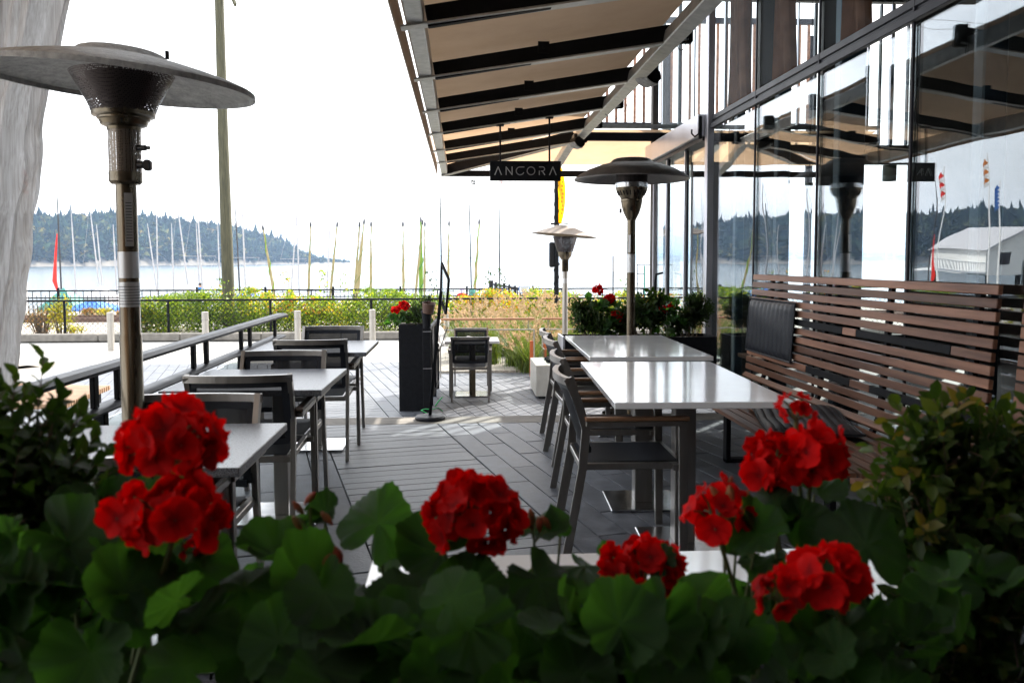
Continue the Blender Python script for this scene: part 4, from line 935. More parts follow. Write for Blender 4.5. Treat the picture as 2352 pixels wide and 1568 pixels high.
cd = MB(); pts = [Vector((-.278+.10*math.cos(a)*1.1-.03, 7.52+.07*math.sin(a), .05+.015*math.sin(3*a))) for a in [i*.5 for i in range(13)]]
cd.tube([(-.31, 7.47, .03), (-.36, 7.44, .06), (-.33, 7.42, .075), (-.25, 7.40, .075), (-.21, 7.42, .085), (-.17, 7.44, .05)], .004, 6); cd.tube([(-.235, 7.42, .10), (-.205, 7.40, .145), (-.17, 7.38, .185)], .0055, 6)
tag(cd.build('cord', 'greencord'), 'bright green cord tied round the foot of the menu stand pole', 'cord')
bw = thing('steel_bowl', 'small steel bowl on the paving under the chairs by the far white table', 'bowl', (.98, 7.28, 0)); 
MB().lathe([(.09, .0), (.105, .005), (.085, .05), (.08, .052), (.066, .02), (0, .016)], 28).build('bowl', 'plate', bw)

# ------------------------------------------------------------------ fire table, lower railing
ft = thing('fire_table', 'pale cast-stone fire table with a glass wind guard on the plaza', 'fire table', (1.42, 11.45, LOW))
MB().box((0, 0, .235), (.92, .92, .41), bev=.008).build('body', 'whiteconc', ft); MB().box((0, 0, .015), (.84, .84, .03)).build('plinth', 'black', ft)
for a in range(4):
    rt_ = Matrix.Rotation(a*PI/2, 3, 'Z'); MB().box(rt_@Vector((.34, 0, .54)), (.01, .68, .2), rt_).build('glass_guard', 'clear', ft, smooth=False)
lv = MB(); 
for i in range(40):
    x, y = random.uniform(-.3, .3), random.uniform(-.3, .3); lv.box((x, y, .46), (.05, .05, .04), Matrix.Rotation(random.random()*3, 3, 'Z') @ Matrix.Rotation(random.random(), 3, 'X'))
tag(lv.build('lava_rock', 'black', ft, smooth=False), kind='stuff')
for nm, x0, x1, lb in (('low_railing', -.34, 1.13, 'low railing section with copper-brown handrail in front of the tall grass'), ('low_railing', 1.24, 4.6, 'copper-topped low railing section behind the small heater')):
    r_ = thing(nm, lb, 'railing', (x0, 13.15, LOW), 0, 'copper-topped railings before the grass')
    L_ = x1-x0
    MB().bar((0, 0, .90), (L_, 0, .90), .05, .032, bev=.008).build('handrail', 'copper', r_)
    MB().bar((0, 0, .735), (L_, 0, .735), .025, .018).build('rail', 'steelflat', r_)
    n = max(1, int(L_/1.3))
    for i in range(n+1):
        x = .1+(L_-.2)*i/n; MB().box((x, 0, .815), (.012, .012, .15)).build('baluster', 'steelflat', r_)
    for x in (0.01, L_-.01): MB().box((x, 0, .36), (.022, .03, .73)).build('post', 'steelflat', r_)
    ex_ = L_-.05 if x0 < 0 else .05
    MB().box((ex_, 0, .28), (.05, .04, .56)).build('end_post', 'orangepaint', r_)
# bollards
for i, (x, y, lb) in enumerate([(-7.08, 17.64, 'steel bollard left of the big heater pole'), (-5.19, 17.6, 'steel bollard behind the middle of the sloping handrail'), (-3.38, 17.8, 'steel bollard just right of the handrail end'), (-1.88, 18.1, 'steel bollard between the grey tables and the black planter'), (-.33, 18.45, 'steel bollard behind the menu stand')]):
    if i == 0:
        bo = thing('bollard', lb, 'bollard', (x, y, LOW), 0, 'steel bollards along the kerb')
        MB().lathe([(.066, 0), (.066, .62)], 24).build('body', 'steelflat', bo); MB().lathe([(.068, .625), (.068, .78), (.06, .785), (0, .785)], 24).build('cap', 'steelflat', bo)
    else: place(bo, False, (x, y, LOW), 0, lb)
# wooden wave bench on the plaza
wb = thing('wave_bench', 'curved bench of light wood slats on the pavement outside the left railing', 'bench', (0, 0, 0))
a0 = gz(254, 880, .02); a1 = gz(146, 924, .02); dv = (a1-a0); n = 20; lf = Vector((-dv.y, dv.x, 0)).normalized()
if lf.x > 0: lf = -lf
MT['bwood'] = mat('bench_slat_wood', (.22, .13, .07), (.36, .23, .14), scale=8, rough=.5, stretch=(.2, 1, 1), pieces=.15)
for i in range(n):
    s_ = a0+dv*((i+.5)/n); pts = []
    for j in range(18):
        u = j/17*2.9; pts.append(Vector((s_.x, s_.y, 0))+lf*u+Vector((0, 0, .0+.05*math.sin(u*2.1+i*.10)*min(1, u))))
    wd = dv.length/n*.62
    MB().sweep(pts, [(-wd/2, -.05), (wd/2, -.05), (wd/2, .0), (-wd/2, .0)]).build('slat', 'bwood', wb)
bb = MB(); bb.bar(a0+Vector((0, 0, -.06))+lf*.06, a1+Vector((0, 0, -.06))+lf*.06, .05, .05); bb.bar(a0+Vector((0, 0, -.06))+lf*1.6, a1+Vector((0, 0, -.06))+lf*1.6, .05, .05)
bb.build('frame', 'black', wb)
for f in (.1, .9):
    p = a0.lerp(a1, f)
    for u in (.1, 1.6): MB().box(Vector((p.x, p.y, LOW+.19))+lf*u, (.06, .06, .38)).build('leg', 'black', wb)

# ------------------------------------------------------------------ hanging sign ANCORA
sg = thing('hanging_sign', 'black hanging sign with grey letters ANCORA under the awning', 'sign', (0, 8.14, 2.5))
c0 = at(1125, 370, 8.14)-Vector((0, 8.14, 2.5)); c1 = at(1288, 416, 8.14)-Vector((0, 8.14, 2.5))
cx_, cz_ = (c0.x+c1.x)/2, (c0.z+c1.z)/2; sw, sh = c1.x-c0.x, c0.z-c1.z
MB().box((cx_, 0, cz_), (sw, .035, sh), bev=.003).build('board', 'black', sg)
for px in (1149, 1262):
    x = at(px, 365, 8.14).x; ztop = EZ+(RZ-EZ)*(x-EX)/(RX-EX)-.012
    MB().tube([(x, 0, ztop-2.5), (x, 0, cz_+sh/2)], .009, 8).build('rod', 'black', sg); MB().box((x, 0, ztop-2.504), (.07, .07, .01)).build('flange', 'black', sg)
# letters drawn as strokes
LH = sh*.40; th_ = LH*.055
def stroke(mb, pts):
    for a, b in zip(pts[:-1], pts[1:]):
        a, b = Vector(a), Vector(b); d = b-a; n_ = Vector((-d.y, d.x)).normalized()*th_; e = d.normalized()*th_*.5
        q_ = [a-e-n_, b+e-n_, b+e+n_, a-e+n_]; mb.prism([(p.x, p.y) for p in q_], -.0195, -.0175, fr=lambda p: Vector((p.x, p.z, p.y)))
def arc(cx, cy, r, a0_, a1_, n=18): return [(cx+r*math.cos(R(a0_+(a1_-a0_)*i/n)), cy+r*math.sin(R(a0_+(a1_-a0_)*i/n))) for i in range(n+1)]
h = LH; xs0 = cx_-sw*.385; adv = sw*.77/5.0; z0 = cz_-h/2
glyph = {'A': [[(-.42*h, 0), (0, h), (.42*h, 0)]], 'N': [[(-.38*h, 0), (-.38*h, h), (.38*h, 0), (.38*h, h)]],
         'C': [[(.52*h, h*.98), (.1*h, h*.98)]+arc(0, .49*h, .49*h, 80, 300, 20)+[(.35*h, .12*h), (.46*h, .28*h)]], 'O': [arc(0, .5*h, .49*h, 0, 360, 30)],
         'R': [[(-.34*h, h), (.05*h, h)]+arc(.08*h, .74*h, .26*h, 90, -90, 10)+[(-.1*h, .48*h)], [(.05*h, .48*h), (.36*h, 0)], [(-.34*h, .0), (-.34*h, .5*h)]]}
for i, ch in enumerate('ANCORA'):
    mb = MB()
    for st_ in glyph[ch]: stroke(mb, [(xs0+i*adv+x, z0+y) for x, y in st_])
    mb.build('letter', 'lettering', sg, smooth=False)
# speakers
def speaker(px, py, Y, s, lb):
    c = at(px, py, Y); t = thing('speaker', lb, 'speaker', tuple(c), 0, 'black speakers under the ridge beam')
    rt_ = Matrix.Rotation(R(20), 3, 'Z') @ Matrix.Rotation(R(28), 3, 'Y')
    prof = [(-.5, -.32), (.5, -.32), (.62, .1), (.36, .5), (-.36, .5), (-.62, .1)]
    MB().prism([(x*s, y*s*.9) for x, y in prof], -s*.75, s*.75, fr=lambda p: rt_@Vector((p.x, p.z*.75, p.y))).build('cabinet', 'blackp', t)
    n = 8; P_ = [[rt_@Vector(((-.56+1.12*i/n)*s, (-.6+1.2*j/4)*s, (-.34-.16*math.sin(PI*i/n))*s)) for i in range(n+1)] for j in range(5)]
    g_ = MB().grid(P_); g_.grid([[p+rt_@Vector((0, 0, .03*s*2)) for p in r_] for r_ in P_]); g_.build('grille', 'hood', t)
    MB().box((-.02, 0, s*.62), (.03, .06, s*.5)).build('bracket', 'blackp', t)
    return t
speaker(1489, 176, 6.7, .125, 'larger black speaker hanging under the ridge beam nearest the camera')
speaker(1326, 328, 9.9, .115, 'smaller black speaker hanging at the far end of the ridge beam')
cb = MB()
def sag(a, b, d, n=10): return [a.lerp(b, i/n)-Vector((0, 0, d*math.sin(PI*i/n))) for i in range(n+1)]
cb.tube(sag(at(1552, 100, 5.74), at(1590, 40, 5.6), .12), .003, 5); tag(cb.build('cable', 'black'), 'thin black cable looping from the ridge beam near the glass', 'cable')
cb = MB().tube(sag(at(1390, 262, 8.3), at(1452, 218, 7.4), .12), .003, 5); tag(cb.build('cable', 'black'), 'thin cable drooping under the ridge beam beside the timber screen', 'cable')
# ------------------------------------------------------------------ fences
cf = thing('wire_fence', 'low black chain-link fence in front of the hedge', 'fence', (0, 20.4, LOW))
FH = .90
MB().tube([(-16, 0, FH), (12, 0, FH)], .024, 8).build('top_rail', 'black', cf)
MB().tube([(-16, 0, .08), (12, 0, .08)], .008, 6).build('wire', 'black', cf)
for i in range(12): MB().tube([(-16.3+i*2.36, 0, 0), (-16.3+i*2.36, 0, FH)], .03, 8).build('post', 'black', cf)
cm = MB()
for i in range(-20, 245):
    for s in (1, -1):
        x0 = -16+i*.115; a, b = (x0, x0+.8) if s > 0 else (x0+.8, x0)
        cm.add([(a-.0055, -.01, .08), (a+.0055, -.01, .08), (b+.0055, -.01, FH-.02), (b-.0055, -.01, FH-.02)], [(0, 1, 2, 3)])
tag(cm.build('wire_mesh', 'black', cf, smooth=False), kind='stuff')
pf = thing('iron_fence', 'black iron picket fence along the beach behind the railway', 'fence', (0, 31.0, -.75))
MB().box((0, 0, 1.11), (60, .045, .05)).build('top_rail', 'black', pf); MB().box((0, 0, .86), (60, .04, .04)).build('rail', 'black', pf); MB().box((0, 0, .14), (60, .04, .04)).build('rail', 'black', pf)
pk = MB().box((0, 0, .55), (.02, .02, 1.1)).mesh('picket', 'black', smooth=False); pk2 = MB().box((0, 0, .46), (.018, .018, .96)).mesh('short_picket', 'black', smooth=False)
for i in range(150):
    link('picket', pk if i % 2 else pk2, pf, (-19+i*.145, 0, 0))
for i in range(10): MB().box((-19+i*2.4, 0, .61), (.07, .07, 1.22)).build('post', 'black', pf)
rf = thing('rope_fence', 'thin dark rope fence on short posts beyond the iron fence', 'fence', (0, 36, -1.2))
pts = []
for i in range(12):
    x = -8+i*1.75; MB().tube([(x, 0, 0), (x, 0, 1.42)], .03, 6).build('post', 'black', rf)
for z in (1.36, ): MB().tube([(-8+k*.25, 0, z-.05*abs(math.sin(k*PI/7))) for k in range(78)], .014, 5).build('rope', 'black', rf)

# ------------------------------------------------------------------ hedge and shrubs
def shrub_cloud(n, boxes, size, rnd_bias=0., aspect=.6):
    P = []; 
    w_ = [b[6] if len(b) > 6 else 1 for b in boxes]; tot = sum(w_)
    for b, w__ in zip(boxes, w_):
        k = int(n*w__/tot); c = np.array(b[:3]); r = np.array(b[3:6])
        d = np.random.normal(size=(k, 3)); d /= np.linalg.norm(d, axis=1)[:, None]
        rad = np.random.rand(k, 1)**.45; p = c+d*rad*r*(1+.18*np.sin(d[:, :1]*9+d[:, 2:]*7)); P.append(p)
    P = np.concatenate(P); rnd = np.clip(np.random.rand(len(P))**1.3*.9+rnd_bias+.1*np.random.normal(size=len(P)), 0, 1)
    return P, rnd
hedge = thing('hedge', 'loose autumn hedge of green, yellow and orange leaves behind the wire fence', 'hedge', (0, 0, 0))
bx = []
for i in range(60):
    px = 345+i*19.8; Y = random.uniform(20.9, 22.6); c = at(px, 690, Y); topz = at(px, random.uniform(662, 694)+(8 if px > 1330 else 0)+6*math.sin(px*.02), Y).z
    zc = (topz+LOW)/2; bx.append((c.x, Y, zc, random.uniform(.25, .42), .45, (topz-LOW)/2, 1.0))
    bx.append((c.x+random.uniform(-.2, .2), Y+.1, topz-.12, random.uniform(.15, .3), .3, random.uniform(.08, .2), .35))
P, rnd = shrub_cloud(62000, bx, .05)
for i in range(60):
    b = bx[2*i]; q = np.random.rand(520, 3); q = np.stack([b[0]+(q[:, 0]-.5)*.55, 20.75+q[:, 1]**1.5*1.4, LOW+q[:, 2]*(b[2]+b[5]-LOW)*.98], 1); P = np.concatenate([P, q]); rnd = np.concatenate([rnd, np.clip(np.random.rand(520)*.95, 0, 1)])
k = P[:, 2] > LOW; P, rnd = P[k], rnd[k]
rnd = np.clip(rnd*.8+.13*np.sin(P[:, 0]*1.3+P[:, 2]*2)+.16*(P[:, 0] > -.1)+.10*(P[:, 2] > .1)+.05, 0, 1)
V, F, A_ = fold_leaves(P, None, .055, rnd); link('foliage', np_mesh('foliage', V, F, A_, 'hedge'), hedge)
sb = MB()
for i in range(110):
    b = random.choice(bx); x, y = b[0], b[1]; pts = [(x, y, LOW)]
    for j in range(3): pts.append((pts[-1][0]+random.uniform(-.12, .12), y+random.uniform(-.1, .1), LOW+(b[2]+b[5]-LOW)*(j+1)/3*.95))
    sb.tube(pts, [.012, .009, .006, .003], 4, cap=False)
tag(sb.build('stems', 'woodstem', hedge), kind='stuff')
# sprigs rising above the hedge
for i, (px, y0, y1, lb) in enumerate([(512, 690, 640, 'climbing sprig beside the foot of the utility pole'), (661, 672, 622, 'thin leafy sprig above the hedge near the tall twin masts'), (744, 672, 620, 'small-leaved sprig above the hedge left of the far mast'), (792, 670, 622, 'dark sprig above the hedge middle'), (992, 668, 620, 'small dark sprig left of the menu board'), (1120, 665, 610, 'tall brown-leaved sprig right of the menu board'), (1150, 665, 615, 'leafy branching sprig before the jetty'), (1440, 680, 640, 'dry seed-head sprig between the two right heaters')]):
    c = at(px, y0, 20.8); h = at(px, y1, 20.8).z-c.z; n = 26
    s_ = thing('sprig', lb, 'plant', tuple(c)); MB().tube([(0, 0, -.1), (.03, 0, h*.4), (-.02, 0, h*.8), (.02, 0, h)], .005, 4).build('stem', 'woodstem', s_)
    P = np.array([[random.gauss(0, .07), random.gauss(0, .05), h*random.random()**.9] for _ in range(n)])
    V, F, A_ = fold_leaves(P, None, .075, np.random.rand(n)); link('foliage', np_mesh('foliage', V, F, A_, 'hedge' if i < 4 else 'box'), s_)
# shrubs on the left
def shrub(px, pyt, pyb, Y, wpx, m, n, size, lb, twigs=10, cat='shrub', nm='shrub', bias=0):
    c = at(px, pyb, Y); top = at(px, pyt, Y).z; w = wpx*Y/1960/2; h = top-c.z
    s_ = thing(nm, lb, cat, (c.x, Y, c.z))
    P, r_ = shrub_cloud(n, [(0, 0, h*.55, w, w*.8, h*.48, 1), (w*.3, 0, h*.75, w*.5, w*.4, h*.25, .3), (-w*.35, 0, h*.6, w*.5, w*.4, h*.3, .3)], size, bias)
    V, F, A_ = fold_leaves(P, None, size, r_); link('foliage', np_mesh('foliage', V, F, A_, m), s_)
    sb = MB()
    for i in range(twigs):
        a = random.uniform(-1, 1); b_ = random.uniform(-1, 1)
        sb.tube([(a*w*.2, b_*w*.2, 0), (a*w*.6, b_*w*.4, h*.5), (a*w*.9+random.uniform(-.05, .05), b_*w*.6, h*random.uniform(.8, 1.02))], [.012, .007, .003], 4, cap=False)
    tag(sb.build('branches', 'woodstem', s_), kind='stuff')
shrub(142, 682, 778, 20.9, 66, 'yellowleaf', 900, .06, 'bright yellow-green shrub behind the wire fence beside the vinyl curtain', 16)
shrub(95, 700, 778, 21.2, 80, 'autumn', 420, .045, 'bare twiggy shrub with few leaves next to the vinyl curtain', 60)
shrub(175, 745, 778, 20.8, 46, 'yellowleaf', 260, .05, 'small yellow shrub low behind the wire fence')
shrub(203, 706, 726, 25, 44, 'autumn', 500, .05, 'low orange shrub between fence and railway')
shrub(240, 706, 726, 25, 50, 'yellowleaf', 480, .05, 'low yellow-orange shrub left of the big heater pole', bias=.1)
shrub(283, 712, 728, 25, 36, 'autumn', 300, .05, 'low rusty shrub behind the big heater pole')
shrub(335, 690, 776, 21.0, 50, 'hedge', 1500, .05, 'green shrub right of the big heater pole at the end of the hedge', 10)
# fountain grass
def grass(px, py, Y, spread, h, n, npl, lb):
    c = gz(px, py, LOW) if Y is None else Vector((at(px, 600, Y).x, Y, LOW)); s_ = thing('fountain_grass', lb, 'grass', tuple(c), 0, 'tall fountain grasses behind the copper railings')
    V = []; F = []; A_ = []; PV = []; PF = []; PA_ = []
    for i in range(n):
        a = random.random()*6.283; l = h*random.uniform(.6, 1.05); out_ = spread*random.uniform(.3, 1.0); b0 = np.array([random.gauss(0, .09), random.gauss(0, .09), 0]); wd = .006; pr = random.random()
        d = np.array([math.cos(a), math.sin(a), 0]); sd = np.array([-d[1], d[0], 0]); b = len(V)
        for j in range(5):
            t = j/4; p = b0+d*out_*t**1.6+np.array([0, 0, l*(1.15*t-.45*t*t*out_/spread)]); q_ = wd*(1-t*.9); V += [p-sd*q_, p+sd*q_]; A_ += [pr*.8+.2*t]*2
        F += [(b+2*j, b+2*j+1, b+2*j+3, b+2*j+2) for j in range(4)]
        if i < npl:
            p0 = b0+d*out_*.95+np.array([0, 0, l*1.02]); dd = d*.7*random.uniform(.2, 1)+np.array([0, 0, random.uniform(.2, 1)]); dd /= np.linalg.norm(dd)
            for j in range(80):
                t = random.random(); c_ = p0+dd*t*.15-np.array([0, 0, .03*t*t]); r_ = .008*math.sin(PI*min(1, .15+t*.85)); q = c_+np.random.normal(size=3)*r_; e = (dd*.7+np.random.normal(size=3)*.35)*.024; f_ = np.random.normal(size=3)*.004; k = len(PV)
                PV += [q, q+e+f_, q+e-f_]; PF.append((k, k+1, k+2)); PA_ += [random.random()]*3
    link('blades', np_mesh('blades', np.array(V), np.array(F), A_, 'grass'), s_)
    link('plumes', np_mesh('plumes', np.array(PV), np.array(PF), PA_, 'plume'), s_)
gl_ = [(1060, 15.2, .5, .85, 'fountain grass tuft at the left end behind the low railing'), (1118, 14.6, .5, .85, 'fountain grass tuft behind the small plaza table'), (1160, 15.8, .6, .95, 'tall fountain grass tuft at the back, right of the menu board'), (1190, 14.3, .55, .85, 'full green fountain grass tuft just behind the railing end'), (1215, 13.75, .5, .6, 'low green fountain grass tuft spilling before the orange railing post'), (1250, 15.4, .6, .95, 'tall fountain grass tuft before the lamp post'), (1310, 15.0, .55, .85, 'fountain grass tuft behind the box shrub'), (1100, 16.6, .6, 1.0, 'rear fountain grass tuft beside the last bollard'), (1205, 17, .6, 1.0, 'rear fountain grass tuft below the hedge'), (1285, 16.8, .6, 1.05, 'rear fountain grass tuft just right of the lamp post'), (1370, 16, .6, .95, 'fountain grass tuft seen above the black planter')]
for px, Y, sp, h, lb in gl_: grass(px, 0, Y, sp, h, 620, 62, lb)
pbed = MB().box((2.2, 15.6, LOW+.01), (6.4, 3.9, .05)).build('grass_bed', 'gravel', smooth=False); tag(pbed, kind='structure')

# ------------------------------------------------------------------ utility pole, lamp post
b0 = at(526, 690, 19.6); tp = at(501, -40, 19.6)
up_ = thing('utility_pole', 'tall weathered wooden utility pole behind the hedge', 'pole', (b0.x, 19.6+2, LOW))
bx_ = at(526, 690, 21.6).x-b0.x; 
MB().tube([(at(526, 690, 21.6).x-b0.x, 0, 0), (at(512, 300, 21.6).x-b0.x, 0, at(512, 300, 21.6).z-LOW), (at(502, -60, 21.6).x-b0.x, 0, at(502, -60, 21.6).z-LOW)], [.155, .125, .105], 18).build('pole', 'bark', up_)
q0, q1 = at(527, -22, 21.6)-Vector((b0.x, 21.6, LOW)), at(541, 12, 21.3)-Vector((b0.x, 21.6, LOW)); MB().bar(q0, q1, .05, .09).build('brace', 'bark', up_)
for i, (ya, yb, xb, lb) in enumerate([(22, -14, 700, 'upper thin overhead wire crossing the sky left of the utility pole'), (44, 12, 655, 'lower thin overhead wire crossing the sky left of the utility pole')]):
    wr = MB().tube([at(-250, ya+12, 26), at(185, ya, 26), at(xb, yb, 30)], .008, 4); tag(wr.build('overhead_wire', 'mast'), lb, 'wire')
lp = thing('lamp_post', 'black lamp post wound with a light string, with a yellow banner', 'lamp post', (at(1278, 600, 18.6).x, 18.6, LOW))
lx = at(1278, 600, 18.6).x
MB().tube([(0, 0, 0), (0, 0, 5.2)], [.055, .045], 14).build('post', 'black', lp)
MB().tube([(.062*math.cos(k*.7), .062*math.sin(k*.7), .3+k*.032) for k in range(140)], .008, 4, cap=False).build('light_string', 'blackp', lp)
MB().box((-.10, 0, 1.93), (.12, .1, .55), bev=.03).box((0, 0, 2.15), (.16, .12, .03)).box((0, 0, 1.72), (.16, .12, .03)).build('control_box', 'blackp', lp)
MB().bar((0, 0, 2.62), (.26, 0, 2.60), .02, .02).box((-.09, 0, 2.60), (.08, .03, .04)).build('banner_arm', 'black', lp)
rows = [[Vector((.03+ (.02+.26*math.sin(PI*min(1, (k/24)*.80+.12))**.9)*i/8*(.55 if i == 99 else 1)*.62, .05*math.sin(i*.6+k*.3), 2.62+1.25*k/24)) for i in range(9)] for k in range(25)]
MB().grid(rows).build('banner', 'yellow', lp)
for k in range(9):
    z = 2.82+k*.085; MB().box((.105+.012*(k % 3), -.07, z), (.03+.015*(k % 2), .004, .05)).build('banner_print', 'orange', lp)

# ------------------------------------------------------------------ masts and sails on the beach
def beach(Y): return float(np.interp(Y, (33, 36, 45, 60, 75), (-.62, -.9, -1.5, -2.2, -2.75)))
masts = [(140.7, 663, 129.7, 413.5, 'd', 'tall dark-topped mast beside the vinyl curtain with a furled red sail'), (174.6, 668, 162.8, 475, 'm', 'slim silver mast right of the red furled sail'),
 (227.8, 655, 205.7, 471, 'm', 'leaning silver mast with a low crossbar left of the big heater pole'), (235, 658, 221.6, 515.5, 'm', 'shorter silver mast close behind the leaning one left of the heater pole'),
 (268, 658, 259.7, 515.5, 'm', 'silver mast touching the left edge of the big heater pole'), (358.6, 652.5, 338.4, 513, 'm', 'short leaning silver mast right of the big heater pole'),
 (362.6, 666, 359, 459, 'm', 'upright silver mast crossed by the short leaning mast'), (399.4, 668.6, 393.8, 513, 'm', 'short upright mast between heater and utility pole'),
 (431.4, 652.5, 407, 468.5, 'm', 'strongly leaning silver mast above the grey boat tent'), (464.7, 658, 450.4, 428, 'm', 'tallest silver mast left of the utility pole, above the man in blue'),
 (457.4, 646, 450.4, 511.5, 'm', 'short mast just left of the tallest silver mast'), (505, 658, 500, 511.5, 'm', 'short silver mast immediately left of the utility pole'),
 (550.6, 666, 539.9, 464.5, 'd', 'dark mast immediately right of the utility pole'), (564, 666, 553.9, 419, 'm', 'tall grey mast right of the dark mast'),
 (668.9, 664.6, 685.6, 433.6, 'm', 'right-leaning mast with spreaders before the headland slope'), (687, 658, 681, 464.5, 'm', 'mast crossing behind the right-leaning one'),
 (751.6, 663.3, 759.7, 459, 'm', 'lone thin mast at the end of the headland'), (826.3, 658, 827.4, 467, 'm', 'thin upright mast among the wrapped cream sails'),
 (1014.6, 658, 1010.9, 427, 'd', 'tall thin mast rising above the menu board'), (1082.6, 662, 1077, 433.6, 'd', 'dark mast carrying a small black pennant'),
 (1146.8, 652.5, 1148.7, 424, 'd', 'dark mast below the hanging sign with a tiny cross flag')]
for i, (xb, yb, xt, yt, k, lb) in enumerate(masts):
    Y = 43+(i*7 % 9); z0 = beach(Y); t_ = thing('boat_mast', lb, 'mast', (at(xb, yb, Y).x, Y, z0), 0, 'masts of dinghies on the beach')
    pb_, pt_ = at(xb, yb, Y), at(xt, yt, Y); d = (pt_-pb_); base = pb_-d*((pb_.z-z0)/d.z); o_ = Vector((at(xb, yb, Y).x, Y, z0))
    m_ = 'mast' if k == 'm' else 'mastdark'
    MB().tube([base-o_, pb_-o_, pb_.lerp(pt_, .72)-o_, pt_-o_], [.05, .045, .036, .016], 8).build('spar', m_, t_)
    if i in (2, 8, 9, 13, 14, 18, 19):
        zc = pb_.lerp(pt_, .22 if i in (2, 8) else .3)-o_; MB().bar(zc-Vector((.75, 0, -.02)), zc+Vector((.75, 0, .02)), .02, .02).build('spreader', m_, t_)
        MB().tube([zc-Vector((.75, 0, 0)), pt_-o_], .006, 4).tube([zc+Vector((.75, 0, 0)), pb_-o_], .006, 4).build('stay', m_, t_)
    # hull of the dinghy, mostly hidden behind the fence
    hw, hl = .55, 1.7
    rows = [[Vector(((base-o_).x+hw*math.cos(a)*(1-.75*(s_**2)), s_*hl, .42-.38*math.sin(a)*(1-.3*s_*s_)+0)) for a in [PI*j/8 for j in range(9)]] for s_ in [-1+.25*q for q in range(9)]]
    h_ = MB().grid(rows); h_.build('hull', ['white', 'bluetarp', 'greytarp', 'greentarp'][i % 4], t_)
    if i == 0: 
        MB().grid([[o__-o_+Vector((dx, -.08, 0)) for dx in (-.09*w_, .02)] for o__, w_ in ((at(136, 668, Y), 1), (at(131.5, 645, Y), 2.2), (at(131, 600, Y), 1.2), (at(132.5, 560, Y), .8), (at(133, 537, Y), .3))]).build('furled_sail', 'red', t_)
    if i == 19:
        a_ = at(1082, 414, Y)-o_; b_ = at(1090, 412, Y)-o_; c_ = at(1092.5, 424.5, Y)-o_; d_ = at(1082.5, 422.5, Y)-o_; MB().add([a_, b_, c_, d_], [(0, 1, 2, 3)]).build('pennant', 'black', t_, smooth=False)
        mk = MB(); cc = (a_+b_+c_+d_)/4; mk.bar(cc+Vector((-.05, -.02, -.06)), cc+Vector((.02, -.02, .1)), .01, .035); mk.bar(cc+Vector((-.07, -.02, -.07)), cc+Vector((.09, -.02, -.03)), .01, .03); mk.build('emblem', 'white', t_)
    if i == 20:
        a_ = at(1151, 419, Y)-o_; MB().box(a_, (.22, .01, .14)).build('flag', 'white', t_); MB().box(a_+Vector((0, -.01, 0)), (.22, .008, .03)).box(a_+Vector((0, -.012, 0)), (.03, .008, .14)).build('cross', 'red', t_)
sails = [(628, 664.6, 603, 518, 1, 'leaning green-and-cream wrapped sail right of the utility pole'), (709, 662, 713.8, 510, 0, 'cream wrapped sail before the low end of the headland'), (760, 663, 775, 510, 0, 'slightly leaning cream wrapped sail near the tip of the headland'),
 (815.8, 660.6, 826, 510, 0, 'thin cream wrapped sail just left of the thin upright mast'), (820.7, 663, 836.8, 503.5, 0, 'broad leaning cream wrapped sail crossing the thin upright mast'), (851.6, 663, 852.4, 509, 0, 'upright cream wrapped sail right of the thin upright mast'),
 (926.8, 663, 925.4, 509, 0, 'lone upright cream wrapped sail left of the trio'), (967, 664, 966.5, 498, 2, 'wide bright green wrapped sail, tallest of the trio'), (955.8, 663, 971, 505, 0, 'leaning cream wrapped sail at the left foot of the green one'),
 (975, 663, 976, 509, 0, 'pale thin wrapped sail at the right of the green one'), (1029.4, 658, 1031.5, 507.5, 0, 'cream wrapped sail behind the menu board'), (1091.5, 652.5, 1100.9, 503.5, 1, 'green-tinged wrapped sail right of the pennant mast')]
for i, (xb, yb, xt, yt, g_, lb) in enumerate(sails):
    Y = 41+(i*5 % 6); z0 = beach(Y); pb_, pt_ = at(xb, yb, Y), at(xt, yt, Y); d = pt_-pb_; base = pb_-d*((pb_.z-z0)/d.z)
    t_ = thing('wrapped_sail', lb, 'sail', tuple(base), 0, 'wrapped training sails on the beach'); L_ = (pt_-base); wmax = (.070 if g_ < 2 else .12)*(1.5 if i == 4 else 1)
    n = 16; pts = [L_*(j/n*.955) for j in range(n+1)]; rs_ = [max(.03, wmax*math.sin(PI*min(1, .1+.86*(j/n)))**.8*(1.1-.35*j/n)) for j in range(n+1)]
    MB().tube(pts, rs_, 10).build('sail', 'sailgrn' if g_ == 2 else 'sailyel', t_)
    MB().tube([L_*.95, L_*.975, L_], [.05, .055, .03], 8).build('tip', 'mastdark', t_)
    nn = 64; f_ = [.02+.93*(k_/nn)**.75 for k_ in range(nn+1)]
    hp = [L_*u+Vector((math.cos(6.283*(5.5*u**.6)+i), math.sin(6.283*(5.5*u**.6)+i), 0))*(float(np.interp(u/.955, [j/n for j in range(n+1)], rs_))+.002) for u in f_]
    MB().tube(hp, .011 if g_ == 0 else .03, 5).build('stripe', 'stripe' if g_ != 1 else 'sailgrn', t_)
